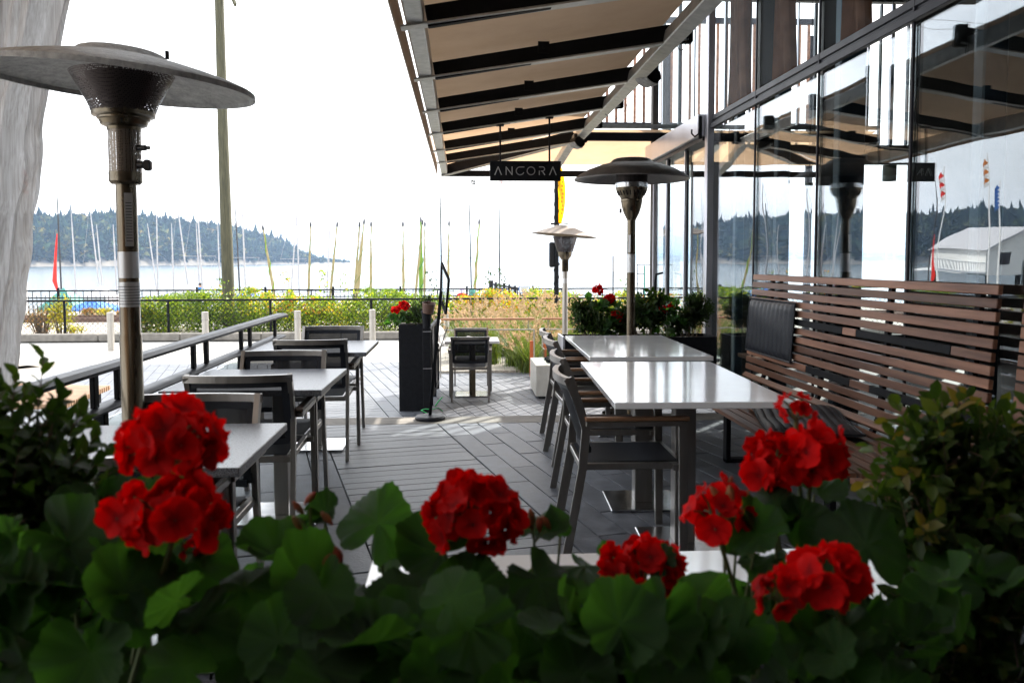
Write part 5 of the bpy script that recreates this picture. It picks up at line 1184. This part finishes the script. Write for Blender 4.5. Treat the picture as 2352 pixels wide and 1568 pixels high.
# covered dinghies
def tent(px, py, Y, w, h, m, lb):
    c = at(px, py, Y); t_ = thing('boat_cover', lb, 'boat cover', (c.x, Y, beach(Y)), 0, None); zz_ = c.z-beach(Y)
    MB().add([(-w, -.6, zz_-h), (w, -.6, zz_-h), (w*.9, 1.6, zz_-h), (-w*.9, 1.6, zz_-h), (0.0, .2, zz_), (-w, -.6, .1), (w, -.6, .1), (w*.9, 1.6, .1), (-w*.9, 1.6, .1)], [(0, 1, 4), (1, 2, 4), (2, 3, 4), (3, 0, 4), (0, 1, 6, 5), (1, 2, 7, 6), (2, 3, 8, 7), (3, 0, 5, 8)]).build('cover', m, t_, smooth=False)
    MB().box((0, .5, .15), (w*1.5, 2, .3), bev=.1).build('hull', 'white', t_)
tent(430, 653, 42, .85, .75, 'greytarp', 'grey peaked boat cover below the strongly leaning mast'); tent(228, 656, 43, .55, .55, 'greytarp', 'small pale boat cover below the crossbar mast left of the heater')
tent(142, 660, 40, .8, .9, 'greentarp', 'dark green peaked boat cover below the red furled sail'); tent(208, 688, 38, .9, .4, 'bluetarp', 'blue and grey boat cover behind the iron fence'); tent(563, 668, 44, .5, .3, 'bluetarp', 'small blue boat cover right of the utility pole')

# ------------------------------------------------------------------ people
def person(px, py, Y, lb, top, headwrap=None, facing=0.4, hair='hair'):
    """py: row of the crown of the head"""
    c = at(px, py, Y); H_ = 1.68; z0 = c.z-H_; t_ = thing('person', lb, 'person', (c.x, Y, z0), facing, None)
    me = bpy.data.meshes.new('body')
    J = [(0, 0, .92), (0, 0, 1.2), (0, 0, 1.40), (0, 0, 1.48), (0, .01, 1.56), (0, .01, 1.63), (.19, 0, 1.38), (.25, .02, 1.12), (.2, .2, .95), (-.19, 0, 1.38), (-.25, .02, 1.12), (-.2, .2, .95), (.1, 0, .86), (.11, .02, .48), (.11, -.02, .06), (.11, .1, .04), (-.1, 0, .86), (-.11, .02, .48), (-.11, -.02, .06), (-.11, .1, .04)]
    E_ = [(0, 1), (1, 2), (2, 3), (3, 4), (4, 5), (2, 6), (6, 7), (7, 8), (2, 9), (9, 10), (10, 11), (0, 12), (12, 13), (13, 14), (14, 15), (0, 16), (16, 17), (17, 18), (18, 19)]
    rad = [.15, .14, .14, .055, .085, .08, .065, .05, .035, .065, .05, .035, .095, .065, .045, .035, .095, .065, .045, .035]
    me.from_pydata(J, E_, []); me.materials.append(MT['skin']); o = link('body', me, t_)
    md = o.modifiers.new('skin', 'SKIN'); 
    if not me.skin_vertices: me.attributes  # layer is created with the modifier below
    bm = bmesh.new(); bm.from_mesh(me); ly = bm.verts.layers.skin.verify()
    for v, r_ in zip(bm.verts, rad): v[ly].radius = (r_, r_)
    bm.verts.ensure_lookup_table(); bm.verts[0][ly].use_root = True; bm.to_mesh(me); bm.free()
    s_ = o.modifiers.new('sub', 'SUBSURF'); s_.levels = s_.render_levels = 1
    MB().lathe([(.17, .86), (.19, 1.0), (.175, 1.15), (.20, 1.32), (.17, 1.43), (.075, 1.48)], 16, rot=Matrix.Diagonal((1.1, .75, 1)).to_3x3()).build('jacket', top, t_)
    for sx in (-1, 1): MB().tube([(sx*.17, 0, 1.40), (sx*.27, .02, 1.12), (sx*.22, .18, .98)], [.078, .065, .05], 10).build('sleeve', top, t_)
    MB().tube([(.1, 0, .9), (.11, .02, .48), (.11, -.02, .1)], [.11, .085, .07], 10).tube([(-.1, 0, .9), (-.11, .02, .48), (-.11, -.02, .1)], [.11, .085, .07], 10).build('trousers', 'blackp', t_)
    if headwrap: MB().lathe([(.10, 1.44), (.13, 1.5), (.115, 1.6), (.09, 1.67), (0, 1.70)], 16, (0, -.02, 0)).build('headscarf', headwrap, t_)
    else: MB().lathe([(.095, 1.58), (.1, 1.63), (.075, 1.69), (0, 1.705)], 16, (0, -.012, 0)).build('hair', hair, t_)
person(460, 650.5, 46, 'dark-haired man in a blue jacket seen over the iron fence below the tallest mast', 'blue', facing=2.6)
person(1061, 660, 33.5, 'woman in lilac headscarf and red top over the hedge right of the menu board', 'red', 'lilac', 2.4)
person(1084, 662, 34, 'person in a dark green hood beyond the hedge beside the woman in lilac', 'greentarp', 'greentarp', 2.0)

# jetty, notice board, sign post, frame, cone
jt = thing('jetty', 'dark jetty with railing and posts reaching into the water beyond the hedge', 'jetty', (at(1150, 660, 60).x, 60, -1.2))
ox = at(1150, 660, 60).x
for px, py, w_ in ((1128, 644, .30), (1139, 648, .16), (1158, 650, .18), (1170, 653, .16), (1183, 656, .16), (1229, 665, .14)):
    p = at(px, py, 62); MB().box((p.x-ox, 2, p.z+1.2-.9), (w_, w_, 1.8)).build('pile', 'blackp', jt)
a_, b_ = at(1128, 652, 62), at(1232, 669, 62); o_ = Vector((ox, 60, -1.2))
MB().bar(a_-o_, b_-o_, .12, .12).bar(a_-o_-Vector((0, 0, .9)), b_-o_-Vector((0, 0, .9)), .5, .25).build('deck', 'blackp', jt)
for i in range(30):
    p = a_.lerp(b_, i/29)-o_; MB().box(p-Vector((0, 0, .45)), (.05, .05, .9)).build('baluster', 'blackp', jt)
nb = thing('notice_board', 'small blue-framed white notice board standing above the hedge', 'notice board', (at(1204, 665, 23.5).x, 23.5, LOW))
z1 = at(1204, 665, 23.5).z-LOW
MB().box((0, 0, z1), (.30, .03, .20)).build('frame', 'bluetarp', nb); MB().box((0, -.02, z1), (.26, .012, .165)).build('sheet', 'white', nb)
for i in range(6): MB().box((0, -.028, z1+.055-.02*i), (.2-.02*(i % 3), .003, .005)).build('text_line', 'print', nb)
MB().box((-.1, .02, z1/2), (.03, .03, z1)).box((.1, .02, z1/2), (.03, .03, z1)).build('leg', 'blackp', nb)
sp_ = thing('sign_post', 'thin post with a small upright sign seen between the right-hand heaters', 'sign', (at(1408, 660, 24).x, 24, LOW))
MB().box((0, 0, .95), (.035, .035, 1.95)).build('post', 'mastdark', sp_); MB().box((0, -.03, 1.70), (.07, .01, .42)).build('plate', 'greytarp', sp_)
gf = thing('goal_frame', 'thin dark pipe frame with a teal upright beyond the planter', 'frame', (at(1484, 660, 24).x, 24, LOW))
f0 = lambda px, py: at(px, py, 24)-Vector((at(1484, 660, 24).x, 24, LOW))
MB().tube([f0(1462, 608), f0(1545, 608)], .012, 6).tube([f0(1462, 629), f0(1480, 629)], .012, 6).tube([f0(1462, 651), f0(1480, 651)], .012, 6).tube([f0(1464, 608), f0(1464, 700)], .012, 6).build('pipe', 'mastdark', gf)
MB().tube([f0(1480, 610), f0(1481, 700)], .022, 8).build('upright', 'greentarp', gf)
cn_ = thing('traffic_cone', 'slim orange traffic cone beyond the planter near the glass door', 'traffic cone', (at(1524, 690, 22).x, 22, LOW))
MB().lathe([(.05, .16), (.05, .2), (.028, .95), (.015, 1.0)], 16).build('cone', 'orangepaint', cn_); MB().box((0, 0, .08), (.3, .3, .16), bev=.02).build('base', 'black', cn_)
# white beach house with balcony and flags, out of the frame to the left, seen in the glass
wh = thing('beach_house', 'white boathouse with balcony on piles, seen reflected in the glass wall', 'building', (-54.0, 88, -2.2)); wh.scale = (1.05, 1.2, .95)
MB().prism([(-5, 2.2), (3, 2.2), (3, 5.2), (-1, 7.2), (-5, 5.2)], 0, 8, fr=lambda p: Vector((p.x, p.z, p.y))).build('wall', 'stucco', wh, smooth=False)
MB().prism([(-5.4, 5.02), (-5.2, 4.95), (-1, 7.22), (3.2, 4.95), (3.4, 5.02), (-1, 7.45)], -.5, 8.4, fr=lambda p: Vector((p.x, p.z, p.y))).build('roof', 'greytarp', wh, smooth=False)
MB().box((5.4, 2.0, 2.5), (5.0, 4.0, .25)).build('balcony', 'white', wh)
bm_ = MB().box((0, 0, 3.1), (.08, .08, 1.05)).mesh('baluster', 'white', smooth=False)
for i in range(22): link('baluster', bm_, wh, (3.0+i*.23, 0.05, 0))
MB().box((5.45, .05, 3.65), (5.1, .12, .1)).build('rail', 'white', wh)
for x in (-4.6, -1, 2.6, 7.4): MB().box((x, .3, .6), (.3, .3, 3.4)).build('pile', 'blackp', wh)
for x in (-3, 1): MB().box((x, -.03, 4.1), (1.2, .06, 1.3)).build('window', 'frame', wh)
for i, (x, y, h, m_, lb) in enumerate([(-27.6, 56, 9.6, 'red', 'flagpole with a limp red and white striped flag at the edge of the vinyl curtain'), (-29.5, 54, 10.2, 'orange', 'flagpole with an orange flag seen in the glass wall'), (-31.5, 56, 8.8, 'bluetarp', 'flagpole with a blue flag seen in the glass wall')]):
    z0 = beach(y); t_ = thing('flagpole', lb, 'flagpole', (x, y, z0), 0, None); MB().tube([(0, 0, 0), (0, 0, h)], [.06, .035], 8).build('pole', 'white', t_)
    for k in range(6):
        rows = [[Vector((.05+(.10+.06*k)*(u/3) if 0 else .04+u*.10+.05*math.sin(v*.9+u), .08*math.sin(u*2+v), h-.3-1.7*((k+v/4)/6)-u*.12)) for u in range(4)] for v in range(5)]
        MB().grid(rows).build('flag_stripe', ('white' if k % 2 else m_) if m_ != 'bluetarp' else m_, t_)
# ------------------------------------------------------------------ geraniums, box shrubs
def leaf_mesh(seed, wav=1.):
    rs = random.Random(seed); nr, na = 8, 73; rows = []; A_ = []
    ph = rs.uniform(0, 6); nl = 7; cup = rs.uniform(-.22, .30); bend = rs.uniform(-.35, .45); bd = rs.uniform(0, 6)
    for i in range(nr+1):
        t = i/nr; r_ = []
        for j in range(na):
            th = 2*PI*j/(na-1); m_ = min(th, 2*PI-th); notch = math.exp(-(m_/.26)**2)
            lob = .90+.125*abs(math.sin(th*nl/2))**.8+.026*math.sin(th*35+ph)+.02*math.sin(th*11+ph*2)+.03*math.sin(th*2+ph)
            r = .5*(1-(1-lob)*t*1.0)*(1-.72*notch)*t
            pleat = abs(math.sin(th*nl/2))-.6
            z = -.045*pleat*t*1.2 + .07*wav*math.sin(2*th+ph)*t**2.5 + cup*t*t + .035*wav*math.sin(5*th+2*ph)*t**4 + .014*math.sin(th*17+ph)*t**3 + bend*(r*math.cos(th-bd))**2*1.6
            r_.append(Vector((r*math.cos(th), r*math.sin(th), z)))
            v = max(0, 1-abs(math.sin(th*nl/2))*7); A_.append(max(v*.95, .12+.5*(1-t)**2+.25*t**3*(.5+.5*math.sin(th*3+ph))))
        rows.append(r_)
    mb = MB().grid(rows); mb.a = A_; return mb.mesh('leaf', 'gleaf')
LEAVES = [leaf_mesh(i, .8+.7*(i % 3)) for i in range(9)]
def floret_mesh(seed):
    rs = random.Random(seed); mb = MB(); A_ = []
    for k in range(5):
        a = 2*PI*k/5+rs.uniform(-.22, .22); tilt = rs.uniform(-.1, .75); tw = rs.uniform(-.35, .35); sz = rs.uniform(.85, 1.15); rows = []
        for i in range(7):
            t = i/6; r_ = []
            for j in range(9):
                u = (j/8-.5)*2; w_ = (.06+.30*math.sin(PI*min(1, .06+.80*t))**.75)*sz; x = (.03+.56*t*(1-.16*u*u*t*t))*sz; y = u*w_
                z = .04+tilt*.30*t*t+.05*math.sin(u*2.5+k+seed)*t+.025*math.cos(u*8+k*2)*t*t+tw*u*.18*t-.10*u*u*t*(1 if tilt < .3 else -1)
                r_.append(Vector((x*math.cos(a)-y*math.sin(a), x*math.sin(a)+y*math.cos(a), z))); A_.append(min(1, .1+1.0*t))
            rows.append(r_)
        mb.grid(rows)
    mb.a = A_; return mb.mesh('floret', 'petal')
FLOR = [floret_mesh(i) for i in range(7)]
def stem_to(par, p0, p1, r=.0022, m='stem', nm='stem'):
    p0, p1 = Vector(p0), Vector(p1); mid_ = p0.lerp(p1, .55)+Vector((random.uniform(-.01, .01), random.uniform(-.01, .01), 0))
    return MB().tube([p0, mid_, p1], [r*1.2, r, r*.9], 6, cap=False).build(nm, m, par)
def head(par, c, rad, nf, base, squash=(1, 1, .85), fs=None, org=Vector((0, 0, 0))):
    c = Vector(c); fs = fs or rad*.92
    core = MB()
    for k in range(nf):
        g_ = (k+.5)/nf; ph = math.acos(1-1.55*g_); th = k*2.39996+random.uniform(-.25, .25)
        d = Vector((math.sin(ph)*math.cos(th)*squash[0], math.sin(ph)*math.sin(th)*squash[1], math.cos(ph)*squash[2])); rr = rad*random.uniform(.68, 1.02)
        p = c+d*rr
        f = link('floret', FLOR[k % 7], None); s_ = fs*random.uniform(.85, 1.2)
        q = (d+Vector([random.gauss(0, .22) for _ in range(3)])).to_track_quat('Z', 'Y'); f.rotation_mode = 'QUATERNION'; f.rotation_quaternion = q @ Matrix.Rotation(random.random()*6, 3, 'Z').to_quaternion()
        f.scale = (s_,)*3; f.location = p-org; fl.append(f)
        core.tube([c-Vector((0, 0, rad*.5))-org, c+d*rr*.6-org, p-org], .0011, 4, cap=False)
    h = core.build('flower_head', 'stem', par)
    for f in fl: f.parent = h
    fl.clear(); stem_to(par, Vector(base)-org, c-Vector((0, 0, rad*.5))-org, .0026)
    return h
fl = []
def add_leaf(par, p, size, nrm, org=Vector((0, 0, 0)), spin=None, stem=None):
    o = link('leaf', random.choice(LEAVES), par); o.rotation_mode = 'QUATERNION'
    q = Vector(nrm).normalized().to_track_quat('Z', 'Y'); o.rotation_quaternion = q @ Matrix.Rotation(random.random()*6.28 if spin is None else spin, 3, 'Z').to_quaternion()
    o.scale = (size, size*random.uniform(.85, 1.05), size*random.uniform(.6, 1.3)); o.location = Vector(p)-org
    return o
# front planter box
PZ = .80
fp = thing('planter_box', 'long black planter box below the geraniums nearest the camera', 'planter', (0, .90, .42))
MB().box((0, .20, 0), (2.6, .03, .78)).box((0, -.26, 0), (2.6, .03, .78)).box((-1.285, -.03, 0), (.03, .43, .78)).box((1.285, -.03, 0), (.03, .43, .78)).build('trough', 'black', fp, smooth=False)
MB().box((0, -.03, .33), (2.54, .43, .02)).build('soil', 'soil', fp, smooth=False)
plants = []
gdef = [(-.42, 'red geranium at the left of the front planter with two large blooms'), (-.12, 'leafy geranium with red buds between the left and middle blooms'), (.02, 'geranium with one large red bloom at the middle of the front planter'),
        (.22, 'geranium with a low red bloom right of the middle one'), (.42, 'tall geranium with the highest red blooms at the right of the front planter'), (.52, 'low geranium with a split red bloom at the lower right')]
GP = []
for x, lb in gdef:
    g_ = thing('geranium', lb, 'geranium', (x, .86, PZ-.05)); GP.append(g_)
def gown(x): return min(GP, key=lambda g_: abs(g_.location.x-x))
# blooms: px, py, radius px, depth, florets, plant
for px, py, rp, Y, nf, gi, sq in [(388, 1022, 104, .74, 20, 0, (1.12, 1, .78)), (396, 1185, 104, .70, 22, 0, (1.12, 1, .66)), (1088, 1180, 98, .78, 24, 2, (1, 1, .9)), (1478, 1312, 90, .80, 22, 3, (1.05, 1, .75)),
                               (1775, 1075, 72, .84, 18, 4, (1, 1, 1)), (1862, 1050, 78, .84, 18, 4, (1, 1, .95)), (1828, 945, 40, .84, 6, 4, (1, 1, 1)), (1645, 1180, 66, .80, 9, 4, (1.1, 1, 1)), (1795, 1360, 60, .66, 10, 5, (1, 1, 1)), (1905, 1325, 66, .66, 11, 5, (1, 1, 1)), (462, 1262, 36, .76, 6, 0, (1, 1, .6))]:
    c = at(px, py, Y); rad = rp*Y/1960; g_ = GP[gi]
    head(g_, c, rad, nf, (g_.location.x+(c.x-g_.location.x)*.4, Y+.06, PZ-.02), sq, fs=max(.026, rad*.70) if nf > 10 else rad*.95, org=g_.location)
# buds
for px, py, Y, gi, n in [(712, 1143, .80, 1, 1), (738, 1205, .78, 1, 5), (782, 1300, .76, 1, 6), (1228, 1198, .82, 2, 4), (1660, 1118, .80, 4, 3), (1722, 1135, .80, 4, 2)]:
    g_ = GP[gi]; c = at(px, py, Y)-g_.location
    for k in range(n):
        p = c+Vector((random.gauss(0, .008), random.gauss(0, .006), random.gauss(0, .007)))*(n > 1)
        MB().lathe([(.0008, -.008), (.003, -.003), (.0034, .002), (.0015, .007), (0, .008)], 10, p, Matrix.Rotation(random.uniform(-.8, .8), 3, 'Y')).build('bud', 'bud', g_); 
        if n > 1: MB().tube([c-Vector((0, 0, .02)), p-Vector((0, 0, .008))], .001, 4).build('pedicel', 'stem', g_)
    stem_to(g_, (c.x*.7, .03, 0), c-Vector((0, 0, .018 if n > 1 else .01)), .0016)
# leaves placed where the photograph shows them:  px, py, width px, depth, normal
LV = [(868, 1200, 215, .82, (.15, -.75, .6)), (905, 1250, 150, .86, (-.2, -.5, .8)), (640, 1275, 230, .80, (.2, -.35, .9)), (745, 1178, 95, .84, (-.2, -.6, .7)), (690, 1235, 120, .86, (.2, -.2, .9)), (1225, 1215, 170, .84, (.1, -.25, .95)), (1290, 1195, 75, .86, (.5, -.2, .8)),
      (1010, 1265, 190, .80, (-.3, -.6, .7)), (950, 1235, 120, .86, (.1, -.4, .9)), (1345, 1300, 170, .84, (.1, -.5, .9)), (1240, 1330, 250, .74, (.1, -.8, .6)), (1400, 1275, 70, .84, (.3, -.5, .8)), (1520, 1290, 90, .78, (-.5, -.6, .6)),
      (1600, 1470, 170, .76, (-.2, -.7, .7)), (1780, 1160, 130, .80, (-.4, -.6, .7)), (1870, 1130, 160, .88, (.3, -.3, .9)), (1740, 1225, 160, .78, (-.3, -.7, .6)), (1835, 1200, 130, .80, (.1, -.8, .5)), (1990, 1250, 230, .74, (.1, -.85, .4)), (1960, 1260, 120, .84, (.2, -.6, .7)),
      (720, 1340, 260, .74, (0, -.7, .7)), (560, 1350, 230, .72, (.2, -.6, .8)), (450, 1290, 190, .74, (-.1, -.7, .7)), (330, 1290, 220, .74, (-.2, -.6, .8)), (230, 1170, 200, .78, (-.1, -.5, .9)), (160, 1250, 260, .74, (-.2, -.7, .6)), (300, 1150, 160, .82, (.1, -.4, .9)), (410, 1095, 120, .84, (.2, -.5, .7)),
      (930, 1390, 240, .72, (.1, -.75, .6)), (860, 1470, 300, .66, (-.1, -.8, .6)), (1080, 1360, 230, .74, (-.2, -.7, .7)), (1130, 1480, 300, .66, (.1, -.85, .5)), (1400, 1430, 260, .68, (.1, -.8, .5)), (1500, 1500, 240, .66, (-.2, -.8, .6)), (1290, 1420, 210, .72, (.2, -.7, .7)),
      (640, 1470, 260, .66, (.1, -.8, .6)), (450, 1430, 260, .68, (-.1, -.8, .6)), (300, 1400, 260, .70, (.2, -.7, .6)), (120, 1400, 240, .70, (-.1, -.8, .6)), (210, 1500, 260, .66, (0, -.8, .6)), (420, 1530, 220, .64, (.1, -.8, .6)), (60, 1520, 220, .66, (0, -.8, .6)),
      (1700, 1450, 240, .68, (.1, -.8, .6)), (1850, 1450, 260, .68, (-.1, -.8, .6)), (1980, 1420, 180, .72, (.2, -.7, .6)), (1640, 1540, 230, .64, (0, -.8, .6)), (1930, 1540, 250, .64, (.1, -.8, .5)), (700, 1550, 220, .64, (0, -.8, .6)), (1000, 1555, 230, .64, (0, -.8, .6)), (1330, 1550, 230, .64, (0, -.8, .6)), (1760, 1290, 140, .80, (-.2, -.6, .7)), (1690, 1260, 120, .84, (.2, -.5, .8))]
for px, py, wp, Y, nr in LV:
    c = at(px, py, Y); g_ = gown(c.x); o = add_leaf(g_, c, wp*Y/1960*(.95 if py < 1330 else .78), (nr[0]+random.gauss(0, .22), nr[1]+random.gauss(0, .2), nr[2]), g_.location)
    if py < 1420: stem_to(g_, (c.x-g_.location.x+random.uniform(-.03, .03), random.uniform(-.02, .05), 0), c-g_.location-Vector((0, 0, .002)), .0016)
# random fill of leaves below the outline
oxs = [0, 150, 300, 520, 700, 850, 1000, 1150, 1300, 1420, 1560, 1700, 1800, 1950, 2100, 2352]; oys = [1230, 1210, 1280, 1320, 1350, 1370, 1370, 1350, 1360, 1430, 1450, 1390, 1240, 1230, 1300, 1330]
cnt = 0
while cnt < 200:
    px = random.uniform(-60, 2300); Y = random.uniform(.62, .98); lim = float(np.interp(px, oxs, oys)); py = lim+random.random()**1.2*(1600-lim)
    if 820 < px < 960 and 1370 < py < 1440: continue
    if 1370 < px < 1700 and 1270 < py < 1420: continue
    if 1990 < px < 2140 and 1290 < py < 1400: continue
    if 760 < px < 1060 and 1350 < py < 1450 and random.random() < .7: continue
    if any((px-bx_)**2+(py-by_)**2 < (br_+45)**2 for bx_, by_, br_ in ((1795, 1360, 60), (1905, 1325, 66), (1478, 1312, 80), (1645, 1180, 60), (400, 1168, 100), (1088, 1180, 90))): Y = random.uniform(.84, .98)
    c = at(px, py, Y); g_ = gown(c.x); s_ = random.uniform(.035, .085)
    add_leaf(g_, c, s_, (random.gauss(0, .5), -.45+random.gauss(0, .45), .75+random.gauss(0, .2)), g_.location); cnt += 1
def leaf_shrub(nm, lb, cat, org, blobs, n, size, m, ntw=14, tilt=0, parent=None):
    t_ = thing(nm, lb, cat, org); lp_ = 12; P, D, Nn, r_, tw = sprigs(blobs, n//lp_, lp_, size, size*4.2); V, F, A_ = near_leaves(P, D, Nn, size, r_, .55)
    link('foliage', np_mesh('foliage', V, F, A_, m, smooth=True), t_); sb = MB()
    if len(tw) < 320:
        for p_, q_ in tw: sb.tube([p_, q_], [.0012, .0006], 3, cap=False)
    for i in range(ntw):
        b = random.choice(blobs); e = Vector((b[0]+random.uniform(-.7, .7)*b[3], b[1]+random.uniform(-.5, .5)*b[4], b[2]+random.uniform(.2, .9)*b[5]))
        sb.tube([(e.x*.3, 0, -.02), (e.x*.7, e.y*.5, e.z*.5), tuple(e)], [.006, .004, .0018], 5, cap=False)
    tag(sb.build('stems', 'woodstem', t_), kind='stuff'); return t_
# left small-leaved shrub
o = Vector((-.46, .86, PZ)); a_ = at(30, 1150, .86)-o; b_ = at(105, 1075, .84)-o; c_ = at(15, 1020, .84)-o; d_ = at(60, 1290, .84)-o; e_ = at(210, 1050, .84)-o
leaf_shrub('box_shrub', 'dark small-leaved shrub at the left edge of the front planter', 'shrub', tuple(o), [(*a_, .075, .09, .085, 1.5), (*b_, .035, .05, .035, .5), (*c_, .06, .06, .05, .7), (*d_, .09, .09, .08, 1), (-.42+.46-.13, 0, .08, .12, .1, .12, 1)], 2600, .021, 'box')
o = Vector((.60, .92, PZ)); pts = [(2110, 1060, 50, .6), (2170, 1000, 40, .4), (2300, 1060, 70, .8), (2220, 1130, 130, 1.4), (2090, 1200, 80, .6), (2260, 1290, 150, 1.5), (2340, 1150, 90, .8), (2140, 1390, 100, .6), (2250, 1480, 150, 1.1), (2130, 1560, 120, .7), (2340, 1010, 40, .3)]
bl = []
for px, py, rp, wt in pts: c = at(px, py, .92)-o; r_ = rp*.92/1960; bl.append((*c, r_, r_*1.1, r_, wt))
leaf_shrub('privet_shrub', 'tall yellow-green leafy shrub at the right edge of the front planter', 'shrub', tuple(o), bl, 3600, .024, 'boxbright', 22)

# planter behind the far table
tp_ = thing('trough_planter', 'long black trough planter behind the far white table', 'planter', (1.66, 7.98, 0))
MB().box((0, -.19, .33), (1.42, .025, .65), bev=.003).box((0, .19, .33), (1.42, .025, .65), bev=.003).box((.70, 0, .33), (.025, .355, .65)).build('trough', 'black', tp_, smooth=False)
MB().box((-.722, 0, .335), (.022, .405, .66), bev=.003).build('sunlit_end', 'alu', tp_); MB().box((0, 0, .62), (1.38, .35, .02)).build('soil', 'soil', tp_, smooth=False)  # pale finish paints the sunlight on the black trough's left end
def blob(px, py, rx, ry, Y, wt=1): c = at(px, py, Y); return c, rx*Y/1960, ry*Y/1960, wt
def planted(nm, lb, cat, Y, bl, n, size, m, z0=.62, x0=None):
    cs = [blob(*b[:4], Y, b[4]) for b in bl]; ox_ = sum(c[0].x for c in cs)/len(cs); org = Vector((ox_, Y, z0))
    return leaf_shrub(nm, lb, cat, tuple(org), [(*(c-org), rx, rx*.9, ry, wt) for c, rx, ry, wt in cs], n, size, m, 12)
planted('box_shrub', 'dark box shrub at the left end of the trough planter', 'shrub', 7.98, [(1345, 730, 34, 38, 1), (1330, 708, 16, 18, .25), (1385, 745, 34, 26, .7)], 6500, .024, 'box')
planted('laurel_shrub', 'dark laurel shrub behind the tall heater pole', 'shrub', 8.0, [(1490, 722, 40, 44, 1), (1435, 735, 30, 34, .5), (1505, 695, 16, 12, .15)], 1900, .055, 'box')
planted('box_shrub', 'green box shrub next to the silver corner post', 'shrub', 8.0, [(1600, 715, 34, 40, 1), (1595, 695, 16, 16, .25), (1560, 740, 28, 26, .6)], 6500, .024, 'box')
def far_geranium(lb, Y, blooms, leaves, z0):
    ox_ = sum(at(b[0], b[1], Y).x for b in leaves)/len(leaves); g_ = thing('geranium', lb, 'geranium', (ox_, Y, z0))
    for px, py, rp in blooms:
        c = at(px, py, Y); head(g_, c, rp*Y/1960, 12, (ox_, Y, z0), (1, 1, .9), fs=rp*Y/1960*.95, org=g_.location)
    for px, py, n, sx, sy, sz in leaves:
        for k in range(n):
            c = at(px+random.gauss(0, sx), py+random.gauss(0, sy), Y+random.uniform(-.1, .1)); add_leaf(g_, c, sz*random.uniform(.7, 1.15), (random.gauss(0, .4), -.5+random.gauss(0, .3), .7), g_.location)
            if k % 5 == 0: stem_to(g_, (0, 0, 0), c-g_.location, .003)
far_geranium('geranium with the high red bloom in the left half of the trough planter', 7.95, [(1373, 667, 12), (1398, 688, 12), (1416, 727, 13)], [(1370, 705, 16, 18, 9, .10), (1405, 710, 12, 14, 10, .10), (1400, 750, 14, 18, 12, .09), (1358, 690, 3, 5, 3, .09)], .62)
far_geranium('bright green geranium with red blooms beside the right box shrub', 7.9, [(1539, 705, 10), (1523, 712, 9)], [(1520, 730, 22, 22, 18, .085), (1545, 745, 18, 20, 14, .085), (1535, 692, 4, 10, 5, .10)], .62)
far_geranium('geranium with two red blooms in the tall black planter on the plaza', 10.33, [(909, 712, 9), (926, 704, 12)], [(925, 728, 16, 14, 9, .09), (905, 738, 6, 9, 6, .09)], LOW+1.04)
planted('box_shrub', 'fine dark green plant filling the tall black planter', 'shrub', 10.33, [(958, 722, 34, 24, 1), (978, 700, 16, 16, .4)], 2400, .03, 'box', z0=LOW+1.04)
# drinks on a low table inside, behind the glass
cz = thing('carafe', 'clear glass carafe standing behind the glass wall at the far end of the bench', 'carafe', (2.75, 7.55, .50))
MB().lathe([(0, 0), (.055, .002), (.06, .04), (.035, .14), (.022, .19), (.034, .25)], 24).build('carafe', 'clear', cz)
it = thing('side_table', 'dark side table inside the building carrying the carafe', 'table', (2.8, 7.5, 0)); MB().box((0, 0, .485), (.45, .6, .03)).build('tabletop', 'ipe', it); MB().box((0, 0, .235), (.06, .06, .47)).build('post', 'black', it)

# ------------------------------------------------------------------ haze
HAZE = True
if HAZE:
    hz = MB().box((0, 3900, 35), (17500, 11000, 79)).mesh('haze', None, smooth=False)
    m = bpy.data.materials.new('haze'); m.use_nodes = True; t = m.node_tree; t.nodes.remove(t.nodes['Principled BSDF'])
    pv = t.nodes.new('ShaderNodeVolumePrincipled'); pv.inputs['Color'].default_value = (.50, .70, 1, 1); pv.inputs['Density'].default_value = 1.6e-4; pv.inputs['Anisotropy'].default_value = .1
    t.links.new(pv.outputs[0], t.nodes['Material Output'].inputs['Volume']); hz.materials.append(m); o = link('haze', hz); tag(o, kind='stuff')
# every label-less empty of the setting keeps kind only
